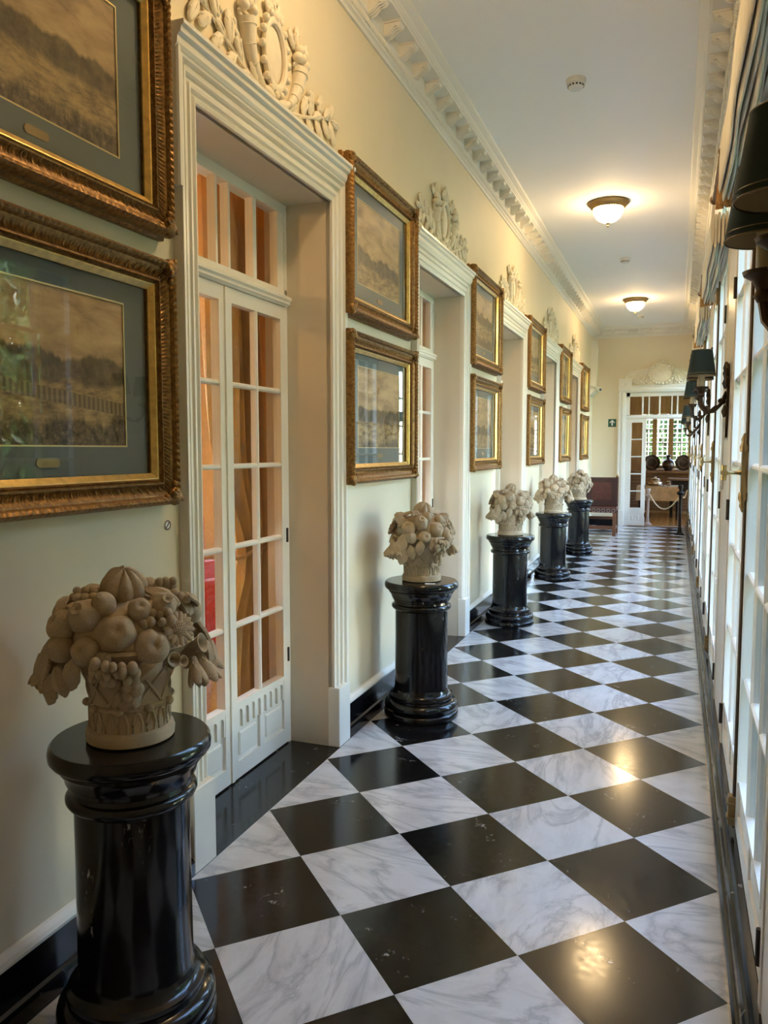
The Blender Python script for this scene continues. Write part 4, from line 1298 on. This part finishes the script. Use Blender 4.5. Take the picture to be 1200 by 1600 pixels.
# small wall things
sg = thing('exit_sign', 'small green exit sign with white arrow on the end wall', 'sign', (-1.365, YE, 1.985))
box('sign_plate', M['green_sign'], (-0.075, 0.075, -0.006, 0, -0.075, 0.075), sg)
MB().prism([(-0.013, -0.050), (0.013, -0.050), (0.013, 0.030), (-0.013, 0.030)], 'y', -0.008, -0.006).build('arrow_shaft', M['sign_white'], sg, smooth=False)
MB().prism([(0, 0.060), (0.045, 0.018), (0.045, -0.006), (0, 0.034), (-0.045, -0.006), (-0.045, 0.018)], 'y', -0.008, -0.006).build('arrow_head', M['sign_white'], sg, smooth=False)
st = thing('round_sticker', 'tiny round prohibition sticker on the wall under the nearest lower picture', 'sticker', (WL + 0.001, -0.022, 1.228))
rxm = Matrix.Rotation(PI / 2, 3, 'Y')
MB().lathe([(0.016, 0.0), (0.016, 0.0012), (0.0, 0.0013)], n=24, mat=rxm).build('sticker_disc', M['card'], st)
MB().lathe([(0.0125, 0.0012), (0.016, 0.0012), (0.016, 0.002), (0.0125, 0.002), (0.0125, 0.0012)], n=24, cap=False, mat=rxm).build('sticker_ring', M['redink'], st)
MB().box(0.0012, 0.002, -0.013, 0.013, -0.0018, 0.0018).build('sticker_slash', M['redink'], st, (0, 0, 0), (R(45), 0, 0), smooth=False)
cc = thing('security_camera', 'small white security camera high in the far left corner', 'camera', (WL, 12.95, 2.66))
MB().lathe([(0.05, 0), (0.05, 0.02), (0, 0.022)], n=20, mat=rxm).build('camera_mount', M['plastic'], cc)
MB().tube([(0.02, 0, 0), (0.08, 0, -0.01), (0.11, -0.01, -0.04)], 0.013, 8).build('camera_arm', M['plastic'], cc)
rc = dir_rot((0.85, -0.9, -0.25)).to_matrix()
MB().lathe([(0.034, -0.10), (0.040, -0.09), (0.040, 0.06), (0.036, 0.07), (0.030, 0.066), (0.0, 0.064)], (0.16, -0.04, -0.07), 20, mat=rc).build('camera_body', M['plastic'], cc)
MB().lathe([(0.026, 0.0665), (0.024, 0.072), (0.0, 0.073)], (0.16, -0.04, -0.07), 18, mat=rc).build('camera_lens', M['darkplastic'], cc)
tag(MB().prism([(WL, 2.60), (WL + 0.06, 2.60), (WL + 0.10, 2.70), (WL + 0.115, 3.0), (WL + 0.115, 3.35), (WL + 0.09, 3.50), (WL, 3.52)], 'y', 13.10, 13.30).build('trim_4', M['plaster'], smooth=False), 'upright plaster bracket in the far left corner under the cornice', 'trim', kind='structure')
tag(MB().prism([(WL, 2.48), (WL + 0.02, 2.48), (WL + 0.10, 2.56), (WL + 0.10, 2.60), (WL, 2.60)], 'y', 12.85, 13.45).build('trim_5', M['plaster'], smooth=False), 'plaster ledge under the far corner bracket', 'trim', kind='structure')

# ================================================================== LEATHER CHAIR
ch = thing('leather_chair', 'studded red leather chair by the end wall, half hidden behind the farthest pedestal', 'chair', (-1.41, 11.95, 0))
for x in (-0.26, 0.26):
    MB().box(x - 0.026, x + 0.026, -0.33, -0.278, 0, 0.42).build('leg', M['chairwood'], ch, smooth=False, bevel=0.004)
    MB().box(x - 0.026, x + 0.026, 0.20, 0.252, 0, 1.00).build('leg', M['chairwood'], ch, smooth=False, bevel=0.004)
    box('side_stretcher', M['chairwood'], (x - 0.018, x + 0.018, -0.278, 0.20, 0.10, 0.15), ch, 0.003)
    MB().ell((x, 0.226, 1.015), (0.024, 0.024, 0.022), 12, 8).build('back_finial', M['brass'], ch)
box('front_stretcher', M['chairwood'], (-0.234, 0.234, -0.322, -0.286, 0.11, 0.17), ch, 0.003)
box('back_stretcher', M['chairwood'], (-0.234, 0.234, 0.21, 0.245, 0.24, 0.29), ch, 0.003)
MB().box(-0.29, 0.29, -0.34, 0.24, 0.42, 0.475).build('seat', M['leather'], ch, smooth=True, bevel=0.014)
ap = box('seat_apron', M['leather_rim'], (-0.29, 0.29, -0.345, -0.335, 0.40, 0.475), ch)
for i in range(7):
    x = -0.245 + i * 0.0817
    MB().tube([(x + 0.026 * math.cos(a), -0.347, 0.437 + 0.026 * math.sin(a)) for a in [2 * PI * q / 14 for q in range(15)]], 0.004, 5).build('roundel', M['pinkwood'], ap)
bk = MB().box(-0.285, 0.285, 0.185, 0.215, 0.475, 0.985).build('backrest', M['leather_rim'], ch, smooth=False, bevel=0.008)
box('back_panel', M['leather'], (-0.17, 0.17, 0.178, 0.186, 0.58, 0.90), bk, 0.004)
for i in range(13):
    for z in (0.49, 0.97):
        MB().ell((-0.27 + 0.045 * i, 0.183, z), (0.007, 0.005, 0.007), 6, 4).build('nail', M['antique'], bk)
for i in range(11):
    for x in (-0.27, 0.27):
        MB().ell((x, 0.183, 0.53 + 0.04 * i), (0.007, 0.005, 0.007), 6, 4).build('nail', M['antique'], bk)

# ================================================================== ROPE BARRIER
def post(x, y, z, mat, name, label):
    t = thing(name, label, 'post', (x, y, 0), group='rope barrier posts')
    MB().lathe([(0.085, 0), (0.088, 0.012), (0.080, 0.022), (0.055, 0.030), (0.045, 0.045), (0.036, 0.060)], n=24).build('foot', mat, t)
    MB().lathe([(0.030, 0.060), (0.034, 0.09), (0.030, 0.12), (0.024, 0.14), (0.026, z * 0.5), (0.024, z - 0.24), (0.032, z - 0.22), (0.026, z - 0.20)], n=20).build('shaft', mat, t)
    MB().lathe([(0.026, z - 0.20), (0.040, z - 0.185), (0.062, z - 0.165), (0.066, z - 0.145), (0.050, z - 0.13), (0.028, z - 0.115), (0.024, z - 0.09), (0.040, z - 0.06), (0.044, z - 0.03), (0.036, z - 0.008), (0.0, z)], n=24).build('turned_head', mat, t)
    return t
post(-0.10, 12.25, 0.875, M['darkwood'], 'barrier_post', 'dark turned wooden barrier post before the dining room doorway')
post(-0.685, 13.98, 0.72, M['pinkwood'], 'barrier_post', 'pale barrier post just inside the end doorway')
def sag(a, b, s, n=14):
    a, b = Vector(a), Vector(b)
    return [a.lerp(b, i / n) - Vector((0, 0, s * 4 * (i / n) * (1 - i / n))) for i in range(n + 1)]
tag(MB().tube(sag((-0.648, 13.94, 0.60), (-0.135, 12.30, 0.64), 0.24), 0.011, 8).build('barrier_rope', M['rope']), 'cream rope sagging between the two barrier posts', 'rope')
tag(MB().tube(sag((-0.055, 12.17, 0.66), (0.0, 11.7, 0.80), 0.05), 0.011, 8).build('barrier_rope', M['rope']), 'short cream rope from the dark barrier post to the window wall', 'rope')

# ================================================================== DINING ROOM BEHIND THE END DOORWAY
RX0, RX1, RY1 = -2.6, 2.2, 17.2
df = box('floor_dining', M['oak'], (RX0, RX1, YE + 0.25, RY1, -0.08, -0.004))
tag(df, 'orange wooden floor of the dining room', 'floor', kind='structure')
for i in range(40):
    x = RX0 + i * 0.12
    box('floor_board', M['planks'], (x + 0.001, x + 0.119, YE + 0.25, RY1, -0.004, 0.0), df)
wx0, wx1, wz0, wz1 = -0.95, 0.75, 0.98, 2.30
mb = MB()
mb.box(RX0, wx0, RY1, RY1 + 0.2, 0, 3.2).box(wx1, RX1, RY1, RY1 + 0.2, 0, 3.2).box(wx0, wx1, RY1, RY1 + 0.2, 0, wz0).box(wx0, wx1, RY1, RY1 + 0.2, wz1, 3.2)
wd = mb.build('wall_dining', M['pine'], smooth=False)
tag(wd, 'honey pine wall of the dining room around its window', 'wall', kind='structure')
tag(box('wall_dining_left', M['pine'], (RX0 - 0.1, RX0, YE + 0.25, RY1 + 0.2, 0, 3.2)), 'honey pine side wall left of the dining room window', 'wall', kind='structure')
mb = MB().box(RX1, RX1 + 0.1, YE + 0.25, 14.4, 0, 3.2).box(RX1, RX1 + 0.1, 16.8, RY1 + 0.2, 0, 3.2).box(RX1, RX1 + 0.1, 14.4, 16.8, 0, 0.5).box(RX1, RX1 + 0.1, 14.4, 16.8, 2.7, 3.2)  # unseen opening added so sky light reaches the dining table
tag(mb.build('wall_dining_right', M['pine'], smooth=False), 'honey pine side wall with a wide opening added to let in sky light, right of the dining room window', 'wall', kind='structure')
mb = MB().box(RX0, -1.14, YE + 0.2505, YE + 0.27, 0, 3.2).box(RX0, RX1, YE + 0.2505, YE + 0.27, 2.60, 3.2).box(0.40, RX1, YE + 0.2505, YE + 0.27, 0, 3.2)
tag(mb.build('wall_dining_near', M['pine'], smooth=False), 'honey pine wall on the dining room side of the end doorway', 'wall', kind='structure')
tag(box('ceiling_dining', M['pine'], (RX0, RX1, YE + 0.25, RY1 + 0.2, 3.2, 3.3)), 'wooden ceiling of the dining room', 'ceiling', kind='structure')
for i in range(14):
    z = 0.05 + 0.075 * i
    box('panel_board', M['oak'] if i < 12 else M['pine'], (RX0, RX1, RY1 - 0.02, RY1, z, z + 0.070), wd)
# dining room window
dw = thing('window_7', 'dining room window with dark glazing bars and garden trellis behind', 'window', (0, RY1, 0), 0, None, 'structure')
DPOST = [-0.68, -0.32, 0.11, 0.47]
for x in DPOST:
    box('window_post', M['pine'], (x - 0.05, x + 0.05, -0.01, 0.10, wz0, wz1), dw)
box('window_sill', M['oak'], (wx0 - 0.3, wx1 + 0.3, -0.28, 0.12, wz0 - 0.05, wz0), dw)
for i in range(5):
    a = wx0 if i == 0 else DPOST[i - 1] + 0.05
    b = wx1 if i == 4 else DPOST[i] - 0.05
    for k in range(3):
        z0, z1 = wz0 + 0.32 * k, wz0 + 0.32 * (k + 1)
        box('glazing_bar', M['darkwood'], (a, b, 0.05, 0.07, z1 - 0.008, z1 + 0.008), dw)
    box('glazing_bar', M['darkwood'], ((a + b) / 2 - 0.007, (a + b) / 2 + 0.007, 0.05, 0.07, wz0, wz1), dw)
    box('pane', M['glass'], (a, b, 0.058, 0.061, wz0, wz1), dw)
# trellis outside
tr = thing('garden_trellis', 'white square garden trellis outside the dining room window', 'trellis', (0, RY1 + 1.1, 0))
for i in range(44):
    box('trellis_slat', M['trellis'], (-2.4 + 0.11 * i, -2.372 + 0.11 * i, 0, 0.015, 0, 3.4), tr)
for i in range(31):
    box('trellis_slat', M['trellis'], (-2.4, 2.4, 0.016, 0.03, 0.1 + 0.11 * i, 0.128 + 0.11 * i), tr)
# table with cloth and covered dish
tb = thing('dining_table', 'dining table under a peach cloth seen through the end doorway', 'table', (-0.52, 15.65, 0))
box('table_top', M['oak'], (-0.42, 0.42, -0.40, 0.40, 0.665, 0.690), tb)
for x in (-0.37, 0.37):
    for y in (-0.35, 0.35):
        MB().lathe([(0.022, 0), (0.030, 0.30), (0.034, 0.665)], (x, y, 0), 12).build('leg', M['darkwood'], tb)
rows = []
per = []
for i in range(96):
    q = i / 96 * 4
    s, f = int(q), q - int(q)
    c = [(-0.44, -0.42), (0.44, -0.42), (0.44, 0.42), (-0.44, 0.42)]
    a, b = c[s], c[(s + 1) % 4]
    per.append((a[0] + (b[0] - a[0]) * f, a[1] + (b[1] - a[1]) * f))
for z, o, wv in ((0.700, 0.97, 0.0), (0.694, 1.0, 0.0), (0.60, 1.01, 0.3), (0.48, 1.02, 0.7), (0.40, 1.03, 1.0)):
    rows.append([(x * (o + 0.015 * wv * math.sin(i * 0.9)), y * (o + 0.015 * wv * math.sin(i * 0.9)), z) for i, (x, y) in enumerate(per)])
mb = MB().grid(rows, closed_v=True)
mb.f.append(tuple(range(96)))
tc = mb.build('tablecloth', M['cloth'], None, (-0.52, 15.65, 0))
tag(tc, 'peach coloured cloth hanging over the dining table', 'tablecloth')
cd = thing('covered_dish', 'shiny covered serving dish on the peach tablecloth', 'dish', (-0.60, 15.50, 0.7005))
MB().lathe([(0.19, 0.0), (0.21, 0.012), (0.19, 0.016), (0, 0.017)], n=30).build('tray', M['silver'], cd)
MB().lathe([(0.13, 0.017), (0.15, 0.05), (0.145, 0.075), (0.12, 0.085), (0.105, 0.09), (0.11, 0.12), (0.09, 0.155), (0.05, 0.165), (0, 0.167)], n=30).build('dome', M['silver'], cd)
MB().ell((0, 0, 0.18), (0.025, 0.025, 0.018), 12, 8).build('knob', M['silver'], cd)
jg = thing('small_jug', 'small shiny jug beside the covered dish', 'jug', (-0.33, 15.45, 0.7005))
MB().lathe([(0.03, 0), (0.045, 0.02), (0.05, 0.06), (0.03, 0.09), (0.036, 0.115), (0.03, 0.115), (0, 0.10)], n=20).build('body', M['silver'], jg)
MB().tube([(0.045, 0, 0.04), (0.075, 0, 0.06), (0.065, 0, 0.09), (0.034, 0, 0.105)], 0.006, 6).build('handle', M['silver'], jg)
# chest below window, plates and vase on the sill
sb = thing('side_table', 'dark side table at the right of the dining room', 'table', (0.10, 16.35, 0))
box('table_top', M['oak'], (-0.45, 0.45, -0.3, 0.3, 0.80, 0.84), sb)
box('body', M['darkwood'], (-0.40, 0.40, -0.26, 0.26, 0.55, 0.80), sb)
for x in (-0.37, 0.37):
    for y in (-0.23, 0.23):
        box('leg', M['darkwood'], (x - 0.03, x + 0.03, y - 0.03, y + 0.03, 0, 0.55), sb)
rp = Euler((R(-78) + PI, 0, 0)).to_matrix()
for x, lb in ((-0.72, 'dark painted plate standing on the window sill, left of the vase'), (-0.03, 'dark painted plate standing on the window sill, right of the vase')):
    pl = thing('display_plate', lb, 'plate', (x, RY1 - 0.14, wz0))
    rp = Euler((R(80), 0, 0)).to_matrix()
    MB().lathe([(0.0, 0.0), (0.09, 0.0), (0.14, 0.02), (0.185, 0.03), (0.185, 0.038), (0.135, 0.030), (0.085, 0.012), (0, 0.010)], (0, 0, 0.185), 36, mat=rp).build('plate_disc', M['pottery'], pl)
    MB().lathe([(0.10, 0.022), (0.12, 0.031), (0.125, 0.031), (0.105, 0.020)], (0, 0, 0.185), 36, cap=False, mat=rp).build('painted_ring', M['pottery_band'], pl)
    for s in (-1, 1):
        MB().tube([(s * 0.10, -0.10, 0.0), (s * 0.10, 0.0, 0.02), (s * 0.08, 0.06, 0.12)], 0.008, 6).build('plate_stand', M['darkwood'], pl)
vz = thing('glazed_vase', 'dark glazed bulbous vase on the window sill between two plates', 'vase', (-0.36, RY1 - 0.14, wz0))
MB().lathe([(0.075, 0), (0.078, 0.015), (0.07, 0.02)], n=28).build('foot', M['pottery'], vz)
MB().lathe([(0.07, 0.02), (0.105, 0.06), (0.140, 0.13), (0.138, 0.18), (0.11, 0.235), (0.07, 0.265), (0.05, 0.28)], n=32).build('body', M['pottery'], vz)
MB().lathe([(0.05, 0.28), (0.045, 0.31), (0.052, 0.345), (0.062, 0.36), (0.055, 0.365), (0.04, 0.34), (0, 0.33)], n=28).build('neck', M['pottery'], vz)
MB().lathe([(0.1395, 0.115), (0.1425, 0.135), (0.1415, 0.175), (0.139, 0.18)], n=32, cap=False).build('painted_band', M['pottery_band'], vz)

# ================================================================== ROOMS BEHIND THE LEFT DOORS
LX0 = -6.2
tag(box('floor_rooms', M['planks'], (LX0, -2.101, -2.5, YE, -0.06, 0.0)), 'wooden floor of the rooms behind the left doors', 'floor', kind='structure')
tag(box('ceiling_rooms', M['roomceil'], (LX0 - 0.2, -2.101, -2.5, YE, 3.3, 3.4)), 'warm ceiling of the rooms behind the left doors', 'ceiling', kind='structure')
mb = MB()
prev = -2.5
for k in range(5):
    yc = 0.6 + 2.7 * k
    mb.box(LX0 - 0.2, LX0, prev, yc - 0.7, 0, 3.3).box(LX0 - 0.2, LX0, yc - 0.7, yc + 0.7, 0, 0.7).box(LX0 - 0.2, LX0, yc - 0.7, yc + 0.7, 2.6, 3.3)
    prev = yc + 0.7
mb.box(LX0 - 0.2, LX0, prev, YE, 0, 3.3)
rw = mb.build('wall_rooms', M['room'], smooth=False)
tag(rw, 'ochre outer wall with windows of the rooms behind the left doors', 'wall', kind='structure')
for k in range(5):
    yc = 0.6 + 2.7 * k
    fr = MB()
    for y in (-0.7, -0.24, 0.22, 0.66): fr.box(LX0 - 0.12, LX0 - 0.07, yc + y, yc + y + 0.04, 0.7, 2.6)
    for z in (0.7, 1.15, 1.62, 2.09, 2.56): fr.box(LX0 - 0.12, LX0 - 0.07, yc - 0.7, yc + 0.7, z, z + 0.04)
    fr.build('window_sash', M['white'], rw, smooth=False)
for y, nm in ((-2.6, 'near'), (YE, 'far')):
    tag(box('wall_rooms_' + nm, M['room'], (LX0 - 0.2, -2.101, y, y + 0.1, 0, 3.3)), 'ochre %s wall of the rooms behind the left doors' % nm, 'wall', kind='structure')
mb = MB()
prev = -2.5
for k in range(5):
    yc = DOOR0 + P * k
    mb.box(-2.115, -2.101, prev, yc - 0.62, 0, 3.3).box(-2.115, -2.101, yc - 0.62, yc + 0.62, 2.66, 3.3)
    prev = yc + 0.62
mb.box(-2.115, -2.101, prev, YE, 0, 3.3)
tag(mb.build('wall_rooms_inner', M['room'], smooth=False), 'ochre inner wall of the rooms on the door side', 'wall', kind='structure')
def make_drape():
    t = thing('door_drape', None, 'curtain', group='ochre drapes behind the left doors')
    rows = []
    for i in range(25):
        z = 2.75 - 2.72 * i / 24
        pinch = 1 - 0.42 * math.exp(-((z - 0.95) / 0.35) ** 2)
        row = []
        for j in range(97):
            q = j / 96
            y = (q - 1) * 0.62 * pinch
            x = 0.045 * math.sin(q * 2 * PI * 6.5) * (0.7 + 0.3 * math.sin(3 * z + 5 * q)) + 0.02 * math.sin(q * 17 + z)
            row.append((x, y, z))
        rows.append(row)
    mb = MB().grid(rows)
    mb.grid([[(p[0] - 0.004, p[1], p[2]) for p in r] for r in rows])
    mb.build('cloth', M['drape'], t)
    MB().tube([(0.075 * math.cos(a), -0.19 + 0.19 * math.sin(a), 0.95 + 0.02 * math.cos(2 * a)) for a in [2 * PI * i / 18 for i in range(19)]], 0.012, 6).build('tie_back', M['fringe'], t)
    return t
dr = make_drape()
for k in range(5):
    d = dr if k == 0 else copy_tree(dr)
    d.location = (-2.24, DOOR0 + P * k + 0.86, 0)
    d['label'] = 'ochre drape hanging behind the %s left doorway' % ['nearest', 'second', 'third', 'fourth', 'farthest'][k]
ac = thing('red_armchair', 'red upholstered armchair glimpsed through the nearest glazed door', 'armchair', (-3.15, 2.35, 0), R(160))
MB().box(-0.35, 0.35, -0.35, 0.35, 0.20, 0.45).build('seat', M['redcloth'], ac, bevel=0.03)
MB().box(-0.35, 0.35, 0.25, 0.40, 0.40, 1.10).build('backrest', M['redcloth'], ac, bevel=0.04)
for x in (-0.42, 0.28):
    MB().box(x, x + 0.14, -0.35, 0.35, 0.20, 0.66).build('armrest', M['redcloth'], ac, bevel=0.03)
for x in (-0.36, 0.36):
    for y in (-0.3, 0.33):
        MB().lathe([(0.018, 0), (0.026, 0.20)], (x, y, 0), 10).build('leg', M['darkwood'], ac)

pt = thing('fill_pendant', 'unseen amber fill lamp added to warm the reveal of the nearest left door', 'lamp', (-3.35, -0.35, 3.3))
MB().tube([(0, 0, 0), (0, 0, -0.55)], 0.008, 6).build('chain', M['antique'], pt)
MB().lathe([(0.03, -0.55), (0.16, -0.58), (0.18, -0.60), (0.03, -0.56)], n=24, cap=False).build('lamp_cap', M['antique'], pt)
MB().ell((0, 0, -0.66), (0.13, 0.13, 0.10), 24, 14).build('glass_globe', M['fill_globe'], pt)  # added source, throws warm light on the nearest door reveal

# ================================================================== GARDEN
tag(box('terrace', M['terrace'], (WR + 0.30, 2.2, -4, 13.8, -0.2, -0.05)), 'stone terrace outside the garden windows', 'terrace', kind='structure')
tag(box('lawn', M['grass'], (2.2, 30, -20, 35, -0.25, -0.08)), 'green lawn outside the garden windows', 'lawn', kind='structure')
def crown_mesh(seed, n, rx, rz, cz):
    rnd = random.Random(seed)
    mb = MB()
    for i in range(n):
        while True:
            p = Vector((rnd.uniform(-1, 1), rnd.uniform(-1, 1), rnd.uniform(-1, 1)))
            if 0.35 < p.length < 1: break
        c = Vector((p.x * rx, p.y * rx, cz + p.z * rz))
        s = rnd.uniform(0.10, 0.19)
        q = Euler((rnd.uniform(0, 6), rnd.uniform(0, 6), rnd.uniform(0, 6))).to_matrix()
        vs = [c + q @ Vector(v) * s for v in ((-1, 0, 0), (0, -0.42, 0.08), (1.1, 0, 0), (0, 0.42, 0.08))]
        mb.add(vs, [(0, 1, 2), (0, 2, 3)])
    return mb.mesh('crown', M['leafgreen'], False, weld=False)
CR = [crown_mesh(1, 5500, 1.25, 2.7, 3.0), crown_mesh(2, 5500, 1.2, 2.5, 2.9)]
TRK = MB().tube([(0, 0, -0.1), (0.05, 0, 1.0), (0.0, 0.06, 2.0), (0.1, 0.0, 3.0)], [0.13, 0.11, 0.09, 0.05], 10).mesh('trunk', M['bark'], True)
spots = [(2.7, -2.7, 'nearest'), (2.3, 0.0, 'second'), (4.2, 2.6, 'third'), (6.2, 6.9, 'fourth'), (6.0, 10.2, 'fifth'), (6.4, 13.4, 'sixth'), (6.2, 17.2, 'farthest')]
for k, (x, y, w) in enumerate(spots):
    t = thing('garden_tree', '%s leafy green tree in the garden outside the windows, mirrored in the picture glass' % w, 'tree', (x, y, -0.1), k * 1.3, 'garden trees outside the windows')
    cr = place('crown', CR[k % 2], t); cr['kind'] = 'stuff'
    place('trunk', TRK, t)
SHR = crown_mesh(4, 2600, 0.34, 0.52, 0.60)  # shrubs added to block the bright outside seen through the panes
for k in range(6):
    t = thing('screening_shrub', 'unseen dark green shrub, added to darken the panes, on the terrace against the %s pier of the window wall' % ORD[k], 'shrub', (WR + 0.30 + 0.62, WIN0 + P * (k - 0.5), -0.05), k * 0.9, 'added screening shrubs along the window wall')
    cr = place('crown', SHR, t); cr['kind'] = 'stuff'
    place('trunk', MB().tube([(0, 0, 0), (0, 0, 0.7)], [0.04, 0.02], 8).mesh('trunk', M['bark'], True), t)
t = thing('garden_bush', 'bright green bush behind the trellis of the dining room window', 'bush', (-0.9, RY1 + 3.4, -1.2), 0)
cr = place('crown', CR[0], t); cr['kind'] = 'stuff'
place('trunk', TRK, t)
